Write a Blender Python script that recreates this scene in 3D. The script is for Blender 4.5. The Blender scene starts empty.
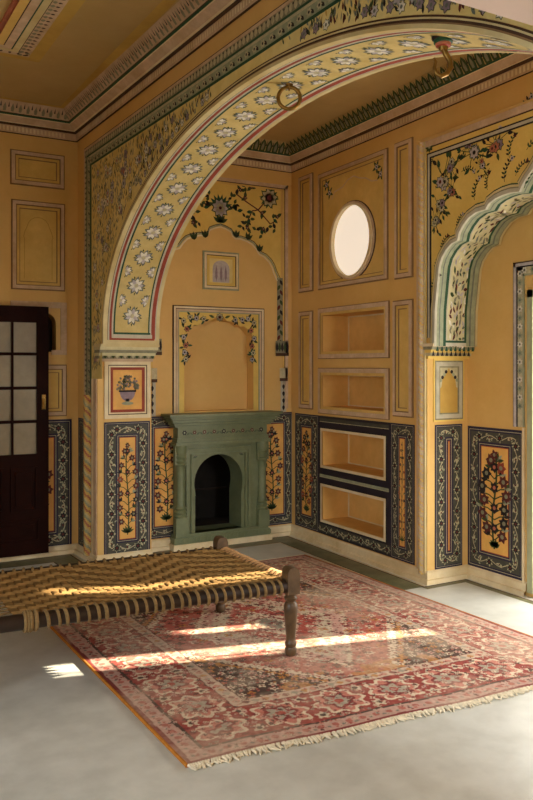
import bpy, math, random
import numpy as np
from mathutils import Vector, geometry

SC = bpy.context.scene
COL = SC.collection
R = random.Random(7)
PI = math.pi

# ------------------------------------------------------------------ camera constants
F, CX, HY, EYE = 800.0, 266.5, 366.0, 1.55        # focal length in px (533x800 frame), horizon row, eye height
YAW = math.radians(29.7)
FW = (math.sin(YAW), math.cos(YAW)); RT = (math.cos(YAW), -math.sin(YAW))

# ------------------------------------------------------------------ materials
def lin(h):
    h = h.lstrip('#'); o = []
    for i in (0, 2, 4):
        v = int(h[i:i+2], 16) / 255
        o.append(v/12.92 if v <= .04045 else ((v+.055)/1.055)**2.4)
    return (*o, 1.0)

MATS = {}
def mat(name, hexc, rough=.75, var=.14, scale=5.0, bump=0.0, bscale=60.0, metal=0.0, second=None, mixlo=.42, mixhi=.68, spec=.35):
    m = bpy.data.materials.new(name); m.use_nodes = True
    nt = m.node_tree; n = nt.nodes; l = nt.links
    b = n['Principled BSDF']
    tc = n.new('ShaderNodeTexCoord')
    nz = n.new('ShaderNodeTexNoise'); nz.inputs['Scale'].default_value = scale
    nz.inputs['Detail'].default_value = 6; nz.inputs['Roughness'].default_value = .62
    l.new(tc.outputs['Object'], nz.inputs['Vector'])
    rp = n.new('ShaderNodeValToRGB')
    c = lin(hexc)
    lo = tuple(x*(1-var) for x in c[:3]) + (1,); hi = tuple(min(1, x*(1+var)) for x in c[:3]) + (1,)
    rp.color_ramp.elements[0].position = .32; rp.color_ramp.elements[0].color = lo
    rp.color_ramp.elements[1].position = .68; rp.color_ramp.elements[1].color = hi
    l.new(nz.outputs['Fac'], rp.inputs['Fac'])
    out = rp.outputs['Color']
    if second:
        n2 = n.new('ShaderNodeTexNoise'); n2.inputs['Scale'].default_value = scale*.37
        n2.inputs['Detail'].default_value = 8; n2.inputs['Roughness'].default_value = .7
        l.new(tc.outputs['Object'], n2.inputs['Vector'])
        mr = n.new('ShaderNodeMapRange'); mr.inputs['From Min'].default_value = mixlo; mr.inputs['From Max'].default_value = mixhi
        l.new(n2.outputs['Fac'], mr.inputs['Value'])
        mx = n.new('ShaderNodeMix'); mx.data_type = 'RGBA'
        l.new(mr.outputs['Result'], mx.inputs['Factor']); l.new(out, mx.inputs['A'])
        mx.inputs['B'].default_value = lin(second); out = mx.outputs['Result']
    l.new(out, b.inputs['Base Color'])
    b.inputs['Roughness'].default_value = rough; b.inputs['Metallic'].default_value = metal
    b.inputs['Specular IOR Level'].default_value = spec
    if bump:
        nb = n.new('ShaderNodeTexNoise'); nb.inputs['Scale'].default_value = bscale; nb.inputs['Detail'].default_value = 4
        l.new(tc.outputs['Object'], nb.inputs['Vector'])
        bp = n.new('ShaderNodeBump'); bp.inputs['Strength'].default_value = bump; bp.inputs['Distance'].default_value = .01
        l.new(nb.outputs['Fac'], bp.inputs['Height']); l.new(bp.outputs['Normal'], b.inputs['Normal'])
    MATS[name] = m
    return m

mat('plaster_orange', '#dab36c', .62, .06, 2.2, .08, 40, second='#d0a55a')
mat('plaster_ceiling', '#bda068', .75, .08, 1.6, second='#b09254')
mat('plaster_mustard', '#c4a04e', .7, .10, 4, second='#b08a40')
mat('plaster_white', '#d8c0b4', .8, .03, 3)
mat('ochre', '#d8b566', .7, .08, 8, second='#caa352')
mat('yellow', '#dfc067', .7, .08, 6, second='#d2af54')
mat('yellow_pale', '#e0cc86', .7, .10, 10, second='#d3b866')
mat('pink_pale', '#cdb294', .7, .12, 14, second='#b89a74')
mat('cream', '#e2d2ac', .6, .10, 7, second='#cfb684')
mat('cream_dull', '#cfbf8c', .55, .10, 7, second='#bda468')
mat('soffit_yellow', '#cdb777', .7, .10, 10, second='#bfa55f')
mat('line_soft', '#8a6c46', .7, .15, 10)
mat('khaki', '#c9bf92', .65, .12, 16)
mat('band_dark', '#45443a', .6, .2, 18)
mat('bar_dark', '#272029', .55, .2, 12)
mat('cream_bright', '#e8d9b4', .5, .10, 9)
mat('grey_pale', '#b9b39c', .7, .15, 12)
mat('red_brown', '#93402c', .7, .2, 10)
mat('rose', '#b06a50', .7, .2, 10)
mat('brown_line', '#4a3220', .7, .2, 10)
mat('green_dark', '#23492f', .65, .2, 10)
mat('green_leaf', '#3c4a26', .7, .25, 30)
mat('green_grey', '#959a7c', .7, .2, 20)
mat('navy', '#221d38', .55, .2, 12)
mat('scroll_base', '#858065', .65, .22, 26)
mat('scroll_pale', '#b9b08c', .65, .2, 26)
mat('ink', '#241c1c', .7, .25, 30)
mat('maroon', '#5a2620', .7, .3, 30)
mat('flower_white', '#dcd6c2', .7, .15, 24)
mat('flower_edge', '#6d7264', .7, .2, 24)
mat('lilac', '#b5aca8', .7, .2, 24)
mat('violet', '#8d7a80', .7, .2, 24)
mat('orange_panel', '#e2ae5c', .6, .10, 8, second='#d49a48')
mat('niche_orange', '#e0b468', .6, .10, 5, second='#d2a152')
mat('mantel_green', '#747b5a', .42, .12, 9, .1, 50, second='#626a49')
mat('mantel_green_dark', '#4f5a40', .5, .2, 12)
mat('soot', '#1b1712', .9, .3, 8)
mat('dark_brown', '#33271c', .9, .35, 6, second='#1d1712')
mat('door_wood', '#200b06', .5, .25, 6, .1, 30, spec=.05)
mat('pane_glass', '#8e8268', .35, .1, 5, second='#7a6e56')
mat('leg_wood', '#54402a', .4, .3, 18, .15, 60)
mat('rail_wood', '#2a1c12', .5, .3, 14)
mat('rope_tan', '#80663e', .85, .25, 60, .3, 200)
mat('rope_red', '#9c7549', .85, .25, 60, .3, 200)
mat('fringe_cream', '#d8ccb0', .9, .2, 40)
mat('selvedge', '#b06f22', .9, .2, 40)
mat('brass', '#8a6a34', .35, .3, 30, metal=.8)
mat('shutter_green', '#a9ab88', .5, .12, 8)
M = MATS

def glow(name, hexc, s):
    m = bpy.data.materials.new(name); m.use_nodes = True
    b = m.node_tree.nodes['Principled BSDF']
    b.inputs['Base Color'].default_value = lin('#efe6da'); b.inputs['Roughness'].default_value = .3
    b.inputs['Emission Color'].default_value = lin(hexc); b.inputs['Emission Strength'].default_value = s
    MATS[name] = m
glow('window_glow', '#f6e9d6', .62)

def attr_mat(name, rough, nscale, nvar, bump, bscale):
    m = bpy.data.materials.new(name); m.use_nodes = True
    nt = m.node_tree; n = nt.nodes; l = nt.links; b = n['Principled BSDF']
    at = n.new('ShaderNodeAttribute'); at.attribute_name = 'pattern'
    tc = n.new('ShaderNodeTexCoord'); nz = n.new('ShaderNodeTexNoise')
    nz.inputs['Scale'].default_value = nscale; nz.inputs['Detail'].default_value = 5
    l.new(tc.outputs['Object'], nz.inputs['Vector'])
    mr = n.new('ShaderNodeMapRange'); mr.inputs['To Min'].default_value = 1-nvar; mr.inputs['To Max'].default_value = 1+nvar
    l.new(nz.outputs['Fac'], mr.inputs['Value'])
    hs = n.new('ShaderNodeHueSaturation'); l.new(at.outputs['Color'], hs.inputs['Color']); l.new(mr.outputs['Result'], hs.inputs['Value'])
    l.new(hs.outputs['Color'], b.inputs['Base Color']); b.inputs['Roughness'].default_value = rough
    b.inputs['Specular IOR Level'].default_value = .15
    nb = n.new('ShaderNodeTexNoise'); nb.inputs['Scale'].default_value = bscale; l.new(tc.outputs['Object'], nb.inputs['Vector'])
    bp = n.new('ShaderNodeBump'); bp.inputs['Strength'].default_value = bump; bp.inputs['Distance'].default_value = .006
    l.new(nb.outputs['Fac'], bp.inputs['Height']); l.new(bp.outputs['Normal'], b.inputs['Normal'])
    MATS[name] = m
attr_mat('rug_wool', .95, 30, .12, .5, 220)
attr_mat('woven_cord', .8, 40, .25, .3, 300)

# floor: polished grey lime plaster with faint stains
def floor_mat():
    m = bpy.data.materials.new('polished_floor'); m.use_nodes = True
    nt = m.node_tree; n = nt.nodes; l = nt.links; b = n['Principled BSDF']
    tc = n.new('ShaderNodeTexCoord')
    a = n.new('ShaderNodeTexNoise'); a.inputs['Scale'].default_value = 1.3; a.inputs['Detail'].default_value = 9; a.inputs['Roughness'].default_value = .65
    c = n.new('ShaderNodeTexNoise'); c.inputs['Scale'].default_value = 7; c.inputs['Detail'].default_value = 8
    for q in (a, c): l.new(tc.outputs['Object'], q.inputs['Vector'])
    r = n.new('ShaderNodeValToRGB'); e = r.color_ramp.elements
    e[0].position = .3; e[0].color = lin('#b9bab1'); e[1].position = .7; e[1].color = lin('#d8d9d0')
    l.new(a.outputs['Fac'], r.inputs['Fac'])
    r2 = n.new('ShaderNodeValToRGB'); e = r2.color_ramp.elements
    e[0].position = .35; e[0].color = (.86, .86, .85, 1); e[1].position = .6; e[1].color = (1, 1, 1, 1)
    l.new(c.outputs['Fac'], r2.inputs['Fac'])
    mx = n.new('ShaderNodeMix'); mx.data_type = 'RGBA'; mx.blend_type = 'MULTIPLY'; mx.inputs['Factor'].default_value = 1
    l.new(r.outputs['Color'], mx.inputs['A']); l.new(r2.outputs['Color'], mx.inputs['B'])
    l.new(mx.outputs['Result'], b.inputs['Base Color'])
    mr = n.new('ShaderNodeMapRange'); mr.inputs['To Min'].default_value = .22; mr.inputs['To Max'].default_value = .5
    l.new(c.outputs['Fac'], mr.inputs['Value']); l.new(mr.outputs['Result'], b.inputs['Roughness'])
    MATS['polished_floor'] = m
floor_mat()

# ------------------------------------------------------------------ mesh builder
class MB:
    def __init__(s, fn=None):
        s.fn = fn or (lambda u, v, h: (u, v, h)); s.V = []; s.Fc = []; s.MI = []; s.mats = []
    def mi(s, name):
        if name not in s.mats: s.mats.append(name)
        return s.mats.index(name)
    def p(s, u, v, h=0.0):
        s.V.append(s.fn(u, v, h)); return len(s.V)-1
    def raw(s, P): s.V.append(tuple(P)); return len(s.V)-1
    def face(s, idx, m): s.Fc.append(tuple(idx)); s.MI.append(s.mi(m))
    def poly(s, pts, h, m): s.face([s.p(u, v, h) for u, v in pts], m)
    def side(s, pts, h0, h1, m, closed=True):
        a = [s.p(u, v, h0) for u, v in pts]; b = [s.p(u, v, h1) for u, v in pts]; k = len(pts)
        for i in range(k if closed else k-1):
            j = (i+1) % k; s.face((a[i], a[j], b[j], b[i]), m)
    def slab(s, pts, h0, h1, m, ms=None):
        s.poly(pts, h1, m); s.side(pts, h0, h1, ms or m)
    def holed(s, outer, holes, h, m):
        loops = [[Vector((u, v, 0)) for u, v in lp] for lp in [outer]+list(holes)]
        tri = geometry.tessellate_polygon(loops)
        flat = [q for lp in [outer]+list(holes) for q in lp]
        idx = [s.p(u, v, h) for u, v in flat]
        for t in tri: s.face([idx[i] for i in t], m)
    def rect(s, u0, v0, u1, v1, h, m): s.poly([(u0, v0), (u1, v0), (u1, v1), (u0, v1)], h, m)
    def block(s, u0, v0, u1, v1, h0, h1, m): s.slab([(u0, v0), (u1, v0), (u1, v1), (u0, v1)], h0, h1, m)
    def box(s, u0, v0, u1, v1, h0, h1, m):
        s.block(u0, v0, u1, v1, h0, h1, m); s.rect(u0, v0, u1, v1, h0, m)
    def frame(s, u0, v0, u1, v1, bands, fill=None, h0=0.0):
        ph = h0
        for w, h, m in bands:
            o = [(u0, v0), (u1, v0), (u1, v1), (u0, v1)]
            if abs(h-ph) > 1e-6: s.side(o, ph, h, m)
            u0 += w; v0 += w; u1 -= w; v1 -= w
            i = [(u0, v0), (u1, v0), (u1, v1), (u0, v1)]
            for k in range(4):
                j = (k+1) % 4; s.poly([o[k], o[j], i[j], i[k]], h, m)
            ph = h
        if fill:
            m, h = fill
            if abs(h-ph) > 1e-6: s.side([(u0, v0), (u1, v0), (u1, v1), (u0, v1)], ph, h, bands[-1][2])
            s.rect(u0, v0, u1, v1, h, m)
        return u0, v0, u1, v1
    def ribbon(s, pts, w, h, m, taper=False):
        L = []; k = len(pts)
        for i, (u, v) in enumerate(pts):
            a = pts[max(0, i-1)]; b = pts[min(k-1, i+1)]
            dx, dy = b[0]-a[0], b[1]-a[1]; q = math.hypot(dx, dy) or 1
            ww = w*(1-.8*i/(k-1)) if taper else w
            nx, ny = -dy/q*ww/2, dx/q*ww/2
            L.append((s.p(u+nx, v+ny, h), s.p(u-nx, v-ny, h)))
        for i in range(k-1): s.face((L[i][0], L[i+1][0], L[i+1][1], L[i][1]), m)
    def leaf(s, u, v, ang, ln, wd, h, m):
        c, q = math.cos(ang), math.sin(ang)
        s.poly([(u+c*a*ln-q*b*wd, v+q*a*ln+c*b*wd) for a, b in ((0, 0), (.3, -.45), (.6, -.42), (1, 0), (.6, .42), (.3, .45))], h, m)
    def disc(s, u, v, r, h, m, n=8, ry=None):
        s.poly([(u+r*math.cos(2*PI*k/n), v+(ry or r)*math.sin(2*PI*k/n)) for k in range(n)], h, m)
    def flower(s, u, v, r, h, mp, mc, n=6, rot=0.0, edge=None):
        for k in range(n):
            a = rot+2*PI*k/n
            if edge: s.leaf(u, v, a, r*1.16, r*.86, h, edge)
            s.leaf(u, v, a, r, r*.68, h+.0006, mp)
        s.disc(u, v, r*.33, h+.0012, mc, 7)
    # -- solids in plain xyz
    def tube(s, path, rad, m, n=8, caps=True):
        rings = []; k = len(path); path = [Vector(p) for p in path]
        up = None
        for i in range(k):
            t = (path[min(k-1, i+1)]-path[max(0, i-1)]).normalized()
            if up is None: up = Vector((0, 0, 1)) if abs(t.z) < .9 else Vector((1, 0, 0))
            x = t.cross(up).normalized(); up = x.cross(t).normalized()
            r = rad[i] if isinstance(rad, (list, tuple)) else rad
            rings.append([s.raw(path[i]+x*r*math.cos(2*PI*j/n)+up*r*math.sin(2*PI*j/n)) for j in range(n)])
        for i in range(k-1):
            for j in range(n):
                j2 = (j+1) % n; s.face((rings[i][j], rings[i][j2], rings[i+1][j2], rings[i+1][j]), m)
        if caps: s.face(rings[0][::-1], m); s.face(rings[-1], m)
    def lathe(s, cx, cy, prof, m, n=20, a0=0, a1=2*PI):
        full = abs(a1-a0-2*PI) < 1e-6; k = n if full else n+1
        rings = [[s.raw((cx+r*math.cos(a0+(a1-a0)*j/n), cy+r*math.sin(a0+(a1-a0)*j/n), z)) for j in range(k)] for r, z in prof]
        for i in range(len(prof)-1):
            for j in range(n):
                j2 = (j+1) % k; s.face((rings[i][j], rings[i][j2], rings[i+1][j2], rings[i+1][j]), m if isinstance(m, str) else m[i])
        if full: s.face(rings[0][::-1], m if isinstance(m, str) else m[0]); s.face(rings[-1], m if isinstance(m, str) else m[-1])
    def build(s, name, parent=None, label=None, smooth=False, kind=None, cat=None, group=None, bevel=0):
        me = bpy.data.meshes.new(name); me.from_pydata(s.V, [], s.Fc); 
        for m in s.mats: me.materials.append(MATS[m])
        me.polygons.foreach_set('material_index', s.MI)
        me.polygons.foreach_set('use_smooth', [smooth]*len(s.Fc))
        me.update()
        o = bpy.data.objects.new(name, me); COL.objects.link(o)
        if parent:
            o.parent = parent; o.matrix_parent_inverse = parent.matrix_basis.inverted()
        if label: o['label'] = label
        if kind: o['kind'] = kind
        if cat: o['category'] = cat
        if group: o['group'] = group
        if bevel:
            bv = o.modifiers.new('bevel', 'BEVEL'); bv.width = bevel; bv.segments = 2; bv.limit_method = 'ANGLE'
        if smooth: 
            try: me.set_sharp_from_angle(angle=math.radians(40))
            except Exception: pass
        return o

def empty(name, loc, label, cat, group=None):
    o = bpy.data.objects.new(name, None); COL.objects.link(o); o.location = loc; o.empty_display_size = .1
    o['label'] = label; o['category'] = cat
    if group: o['group'] = group
    return o

# ------------------------------------------------------------------ wall planes: u runs along the wall, v is height, h stands out into the room
class PL:
    def __init__(s, p0, ang, sgn=1):
        a = math.radians(ang); s.p0 = p0; s.t = (math.sin(a), math.cos(a)); s.n = (-math.cos(a)*sgn, math.sin(a)*sgn)
    def __call__(s, u, v, h=0.0):
        return (s.p0[0]+s.t[0]*u+s.n[0]*h, s.p0[1]+s.t[1]*u+s.n[1]*h, v)
    def at(s, px, py):                                # where the sight line through a photo point meets this wall
        k = (px-CX)/F; dx, dy = FW[0]+RT[0]*k, FW[1]+RT[1]*k
        d = (s.n[0]*s.p0[0]+s.n[1]*s.p0[1])/(s.n[0]*dx+s.n[1]*dy)
        return ((d*dx-s.p0[0])*s.t[0]+(d*dy-s.p0[1])*s.t[1], EYE-(py-HY)/F*d)
    def span(s, x0, y0, x1, y1):                      # upper-left and lower-right photo corners -> u0, v0, u1, v1
        a, b = s.at(x0, y0), s.at(x1, y1)
        return min(a[0], b[0]), min(a[1], b[1]), max(a[0], b[0]), max(a[1], b[1])

LEFT = PL((0, 6.58), 90, -1)
ARCH = PL((1.95, 6.08), -1.18)
JAMB = PL((0, 6.08), 90, -1)
BACK = PL((0, 6.30), 90, -1)
SHELF = PL((3.82, 4.38), 1.2)
JAMB2 = PL((0, 4.38), 90, -1)
RECESS = PL((4.20, 0), 0)
ZM, ZA = 3.63, 3.57             # ceilings of the main room and of the alcove
XBACK = 3.86                    # back corner

# ------------------------------------------------------------------ painted motifs
def plant(m, u, v0, v1, w, h, seed=1, dense=9):
    r = random.Random(seed); H = v1-v0
    m.ribbon([(u+.06*w*math.sin(6*k/10), v0+H*k/10) for k in range(11)], w*.05, h, 'green_leaf')
    for sgn in (-1, 1):
        for k in range(3): m.leaf(u, v0+.02*H, PI/2+sgn*(.3+.4*k), H*.085, w*.10, h+.0004, 'green_leaf')
    for i in range(dense):
        f = (i+.6)/dense; v = v0+H*(.1+.84*f); wid = w*.42*min(1, .62+f)*(1-max(0, f-.62)*1.9)
        for sgn in (-1, 1):
            x = u+sgn*wid*(.62+.3*r.random())
            m.ribbon([(u, v-.05*H), ((u+x)/2, v-.01*H), (x, v)], w*.028, h, 'green_leaf')
            if (i+(sgn > 0)) % 2 == 0:
                m.flower(x, v, w*.15, h+.0006, r.choice(['maroon', 'ink', 'maroon', 'red_brown']), 'scroll_base', 6, r.random())
            else:
                for q in range(3): m.leaf(x-sgn*w*.05, v-.005*H, PI/2-sgn*(.2+.6*q), w*.2, w*.08, h+.0006, r.choice(['green_leaf', 'ink', 'green_grey']))
        if i % 3 == 1: m.flower(u, v, w*.13, h+.0008, 'ink', 'rose', 6, r.random())
    m.flower(u, v1-.03*H, w*.12, h+.0008, 'maroon', 'scroll_base', 5)

def scroll_path(m, a, b, w, h, step=.075, seed=0):
    """rosettes and leaf pairs along a band from a to b of width w"""
    r = random.Random(seed); L = math.hypot(b[0]-a[0], b[1]-a[1]); n = max(2, int(L/step)); dx, dy = (b[0]-a[0])/L, (b[1]-a[1])/L
    ang = math.atan2(dy, dx)
    pts = []
    for i in range(n*4+1):
        q = L*i/(n*4); o = w*.2*math.sin(PI*q/(L/n)); pts.append((a[0]+dx*q-dy*o, a[1]+dy*q+dx*o))
    m.ribbon(pts, w*.08, h, 'scroll_pale')
    for i in range(n):
        q = L*(i+.5)/n; u, v = a[0]+dx*q, a[1]+dy*q
        if i % 2 == 0:
            for k in range(6): m.leaf(u, v, ang+k*PI/3+.4, w*.52, w*.2, h+.0003, 'scroll_pale')
            m.flower(u, v, w*.36, h+.0005, 'ink', 'maroon', 6, r.random(), 'green_grey')
        else:
            for k in range(8):
                an = r.random()*6.28; o = w*.42*r.random()
                m.leaf(u+o*math.cos(an), v+o*math.sin(an), ang+r.choice((0, PI))+r.uniform(-1, 1), w*.36, w*.16, h+.0004+.00005*k, r.choice(('scroll_pale', 'green_grey', 'scroll_pale')))
            m.disc(u, v, w*.1, h+.0010, 'maroon', 6)

def dado(plane, u0, v0, u1, v1, edge=.02, band=.07, inner=.03, fill='orange_panel', step=.075, seed=0, opening=None):
    """navy bordered dado: cream line, navy, scroll band, navy lines, orange centre; returns builder and centre rectangle"""
    m = MB(plane)
    a = m.frame(u0, v0, u1, v1, [(edge*.55, .005, 'navy'), (edge*.12, .0054, 'scroll_pale'), (edge*.33, .005, 'navy')])
    b = m.frame(*a, [(band, .005, 'band_dark')])
    c = m.frame(*b, [(inner*.4, .005, 'navy'), (inner*.12, .0054, 'scroll_pale'), (inner*.3, .005, 'navy'), (inner*.18, .0054, 'red_brown')], None if opening else (fill, .005))
    if opening: m.holed([(c[0], c[1]), (c[2], c[1]), (c[2], c[3]), (c[0], c[3])], [opening], .005, fill)
    q = band/2
    cor = [(a[0]+q, a[1]+q), (a[2]-q, a[1]+q), (a[2]-q, a[3]-q), (a[0]+q, a[3]-q)]
    for k in range(4): scroll_path(m, cor[k], cor[(k+1) % 4], band, .0058, step, seed+k)
    return m, c

PANEL = [(.010, .010, 'line_soft'), (.026, .020, 'pink_pale'), (.008, .010, 'line_soft'), (.02, .012, 'ochre'), (.006, .006, 'line_soft')]
def wall_panel(plane, r, parent, fill='ochre', label=None, bands=PANEL, name='wall_panel', arch=False):
    m = MB(plane); c = m.frame(*r, bands, (fill, .003))
    if arch:
        u0, v0, u1, v1 = c; w = u1-u0; uc = (u0+u1)/2
        m.ribbon([(u0+w*.12, v0+.02)]+[(u0+w*.12, v0+(v1-v0)*.6)]+[(uc-w*.38*math.cos(PI*k/12)*(1+.06*math.cos(PI*k/2)), v0+(v1-v0)*(.62+.28*math.sin(PI*k/12))) for k in range(13)]
                 + [(u1-w*.12, v0+(v1-v0)*.6), (u1-w*.12, v0+.02)], .006, .004, 'plaster_mustard')
    return m.build(name, parent, label), c

def bouquet(m, u, v, s, h, seed):
    r = random.Random(seed)
    for k in range(int(9)):
        a = r.random()*2*PI; d = s*(.5+.7*r.random()); x, y = u+d*math.cos(a), v+d*math.sin(a)
        m.ribbon([(u, v), ((u+x)/2+.1*s, (v+y)/2), (x, y)], s*.05, h, 'green_leaf')
        m.leaf(x, y, a+r.uniform(-.7, .7), s*.55, s*.26, h+.0005, r.choice(['green_leaf', 'ink', 'green_dark']))
    for k in range(4):
        a = r.random()*2*PI; d = s*.42*r.random()
        m.flower(u+d*math.cos(a), v+d*math.sin(a), s*r.uniform(.3, .42), h+.001+.0015*k, r.choice(['lilac', 'violet', 'scroll_pale', 'rose']), r.choice(['maroon', 'ink']), 7, r.random(), 'green_leaf')

def sprig(m, u, v, ang, ln, h, seed):
    r = random.Random(seed); pts = [(u+ln*k/6*math.cos(ang+.12*k), v+ln*k/6*math.sin(ang+.12*k)) for k in range(7)]
    m.ribbon(pts, ln*.03, h, 'green_leaf')
    for k in range(1, 7):
        for sg in (-1, 1):
            m.leaf(pts[k][0], pts[k][1], ang+.12*k+sg*.9, ln*.2, ln*.1, h+.0004, r.choice(['ink', 'green_leaf', 'green_dark']))
    m.flower(pts[-1][0], pts[-1][1], ln*.13, h+.0008, r.choice(['lilac', 'maroon']), 'ink', 6)

# ================================================================== THE SETTING
# ---- floor
m = MB(); m.box(-2.7, -1.4, 4.6, 6.9, -.1, 0, 'polished_floor')
floor = m.build('floor', kind='structure', label='polished grey plaster floor', cat='floor')
m = MB()   # painted floor border along the alcove walls
def floor_strip(pts, bands):
    o = 0
    for w, mt in bands:
        a = [(x+nx*o, y+ny*o) for x, y, nx, ny in pts]; o += w
        b = [(x+nx*o, y+ny*o) for x, y, nx, ny in pts]
        for i in range(len(pts)-1): m.poly([a[i], a[i+1], b[i+1], b[i]], .0012, mt)
mat('floor_green', '#5f5f40', .4, .35, 14, second='#7d775a')
mat('floor_cream', '#c0b492', .4, .2, 8)
FB = [(.02, 'floor_cream'), (.012, 'brown_line'), (.17, 'floor_green'), (.01, 'brown_line'), (.02, 'floor_cream')]
floor_strip([(2.45, 6.255, 0, -1), (3.80, 6.255, -1, -1), (3.765, 4.33, -1, -.0), (3.765, 4.335, -1, 0)], FB)
floor_strip([(-1.0, 6.53, 0, -1), (1.88, 6.53, -1, -1), (1.895, 6.03, -1, -1), (2.40, 6.03, 0, -1)], FB[:4])
floor_strip([(3.72, 4.33, 0, -1), (4.14, 4.335, -1, -1), (4.14, 2.3, -1, 0)], [(.012, 'brown_line'), (.05, 'floor_green')])
m.build('floor_border', floor, 'olive painted border line on the floor')

# ---- ceilings
m = MB(); m.box(-2.7, -1.4, 2.1, 6.9, ZM, ZM+.15, 'plaster_ceiling')
ceiling = m.build('ceiling', kind='structure', label='brown plaster ceiling of the main room', cat='ceiling')
m = MB(lambda u, v, h: (u, v, ZM-h))
m.frame(-2.55, -1.2, 1.81, 6.45, [(.07, .002, 'plaster_mustard')])
c = m.frame(-1.5, .4, 1.36, 5.53, [(.09, .002, 'plaster_mustard'), (.08, .014, 'pink_pale'), (.010, .02, 'brown_line'), (.045, .03, 'cream_dull'), (.012, .034, 'green_dark'),
            (.05, .04, 'pink_pale'), (.010, .04, 'brown_line'), (.05, .045, 'ochre'), (.02, .03, 'rose')], ('plaster_ceiling', .01))
for k in range(80):
    for (u, v, a) in ((1.27-.045, 5.42-k*.055, 0), (1.25-k*.055, 5.44-.045, PI/2)):
        m.leaf(u, v, a+PI, .034, .036, .0150, 'scroll_base'); m.leaf(u, v, a, .03, .022, .0150, 'brown_line')
m.build('ceiling_panel_moulding', ceiling, 'stepped rectangular moulding with leaf edge on the ceiling')
m = MB(); m.box(1.95, -1.4, 4.0, 6.5, ZA, ZA+.1, 'plaster_ceiling')
ceil2 = m.build('ceiling_alcove', kind='structure', label='brown plaster ceiling of the fireplace alcove', cat='ceiling')

# ---- far left wall with the door
m = MB(LEFT); hole = None
dr = LEFT.span(49, 313, 56, 352)
niche = [(dr[0]-.5, dr[1]), (dr[2], dr[1]), (dr[2], dr[3]-.09)]+[(dr[2]-.09+.09*math.cos(PI/2*k/6), dr[3]-.09+.09*math.sin(PI/2*k/6)) for k in range(1, 7)]+[(dr[0]-.5, dr[3])]
m.holed([(-2.7, 0), (2.0, 0), (2.0, ZM), (-2.7, ZM)], [niche], 0, 'plaster_orange')
m.side(niche, -.12, 0, 'niche_orange'); m.poly(niche, -.12, 'dark_brown')  # back of the niche coloured dark brown, reveals orange
wall_left = m.build('wall_left', kind='structure', label='far plaster wall with dark door, left of the archway', cat='wall')
for r in ((10, 149, 64.3, 190), (11, 199, 64.7, 291.6)):
    wall_panel(LEFT, LEFT.span(*r), wall_left, arch=r[1] > 195)
q = LEFT.span(10.5, 300.5, 66.5, 355); mm = MB(LEFT)
for (u0, v0, u1, v1) in ((q[2]-.05, q[1], q[2], q[3]), (q[0], q[3]-.05, q[2]-.05, q[3]), (1.72, q[1], q[2]-.05, q[1]+.04)):
    mm.block(u0, v0, u1, v1, 0, .012, 'pink_pale')
mm.build('wall_panel', wall_left)
q = LEFT.span(30, 364.5, 66.5, 416); wall_panel(LEFT, (q[0]-.3, q[1], q[2], q[3]), wall_left)
q = LEFT.span(40, 420, 71.5, 546.5); m, c = dado(LEFT, q[0]-.35, q[1], q[2], q[3], .03, .085, .035, seed=3)
plant(m, (c[0]+c[2])/2, c[1]+.04, c[3]-.04, .3, .0062, 4)
m.build('dado_panel', wall_left, 'navy bordered dado panel on the far wall beside the door')

# ---- wall with the great arch
ARC = dict(c=3.625, a=2.30, zc=1.82, b=1.225)
def ell(th, off=0.0):                                   # th 0 = far springing, PI = near springing ; returns (u, v) on ARCH
    y = ARC['c']+ARC['a']*math.cos(th); z = ARC['zc']+ARC['b']*math.sin(th)
    nx, nz = math.cos(th)/ARC['a'], math.sin(th)/ARC['b']; q = math.hypot(nx, nz)
    return (y+nx/q*off-6.08, z+nz/q*off)
NA = 72
curve = [(ell(0)[0], 1.72)]+[ell(PI*k/NA) for k in range(NA+1)]+[(ell(PI)[0], 1.72)]
uF, uN = 0.0, 1.17-6.08                                 # far and near jamb lines
TH = .45
outline = [(.505, 0), (.505, ZM), (-7.45, ZM), (-7.45, 0), (uN, 0), (uN, 1.72)]+curve[::-1]+[(uF, 1.72), (uF, 0)]
m = MB(ARCH)
m.holed(outline, [], 0, 'plaster_orange'); m.holed(outline, [], -TH, 'plaster_orange')
m.side(outline[4:], 0, -TH, 'plaster_orange', closed=False)
wall_arch = m.build('wall_arch', kind='structure', label='painted wall pierced by the great round arch', cat='wall')

# soffit decoration: s = arc length, w = 0 front .. 1 back, h towards the opening
S = [0.0]
for i in range(1, len(curve)): S.append(S[-1]+math.dist(curve[i-1], curve[i]))
def soffit(s, w, h=0.0):
    s = min(max(s, 0), S[-1]-1e-6); i = max(0, min(len(S)-2, int(np.searchsorted(S, s))-1)); f = (s-S[i])/(S[i+1]-S[i])
    a, b = curve[i], curve[i+1]; u, v = a[0]+(b[0]-a[0])*f, a[1]+(b[1]-a[1])*f
    def nrm(k):
        k0, k1 = max(0, k-1), min(len(curve)-1, k+1); dx, dy = curve[k1][0]-curve[k0][0], curve[k1][1]-curve[k0][1]; q = math.hypot(dx, dy); return -dy/q, dx/q
    n0, n1 = nrm(i), nrm(i+1); nx, ny = n0[0]+(n1[0]-n0[0])*f, n0[1]+(n1[1]-n0[1])*f
    return ARCH(u+nx*h, v+ny*h, -w*TH)
m = MB(soffit)
def soffit_band(w0, w1, h, mt, s0=0.0):
    ss = [s0]+[x for x in S if x > s0+.005]
    a = [m.p(s, w0, h) for s in ss]; b = [m.p(s, w1, h) for s in ss]
    for i in range(len(ss)-1): m.face((a[i], a[i+1], b[i+1], b[i]), mt)
soffit_band(-.02, .05, .006, 'cream_dull'); soffit_band(.05, .06, .004, 'brown_line', .02); soffit_band(.06, .085, .004, 'grey_pale', .03); soffit_band(.085, .125, .004, 'red_brown', .04)
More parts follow.
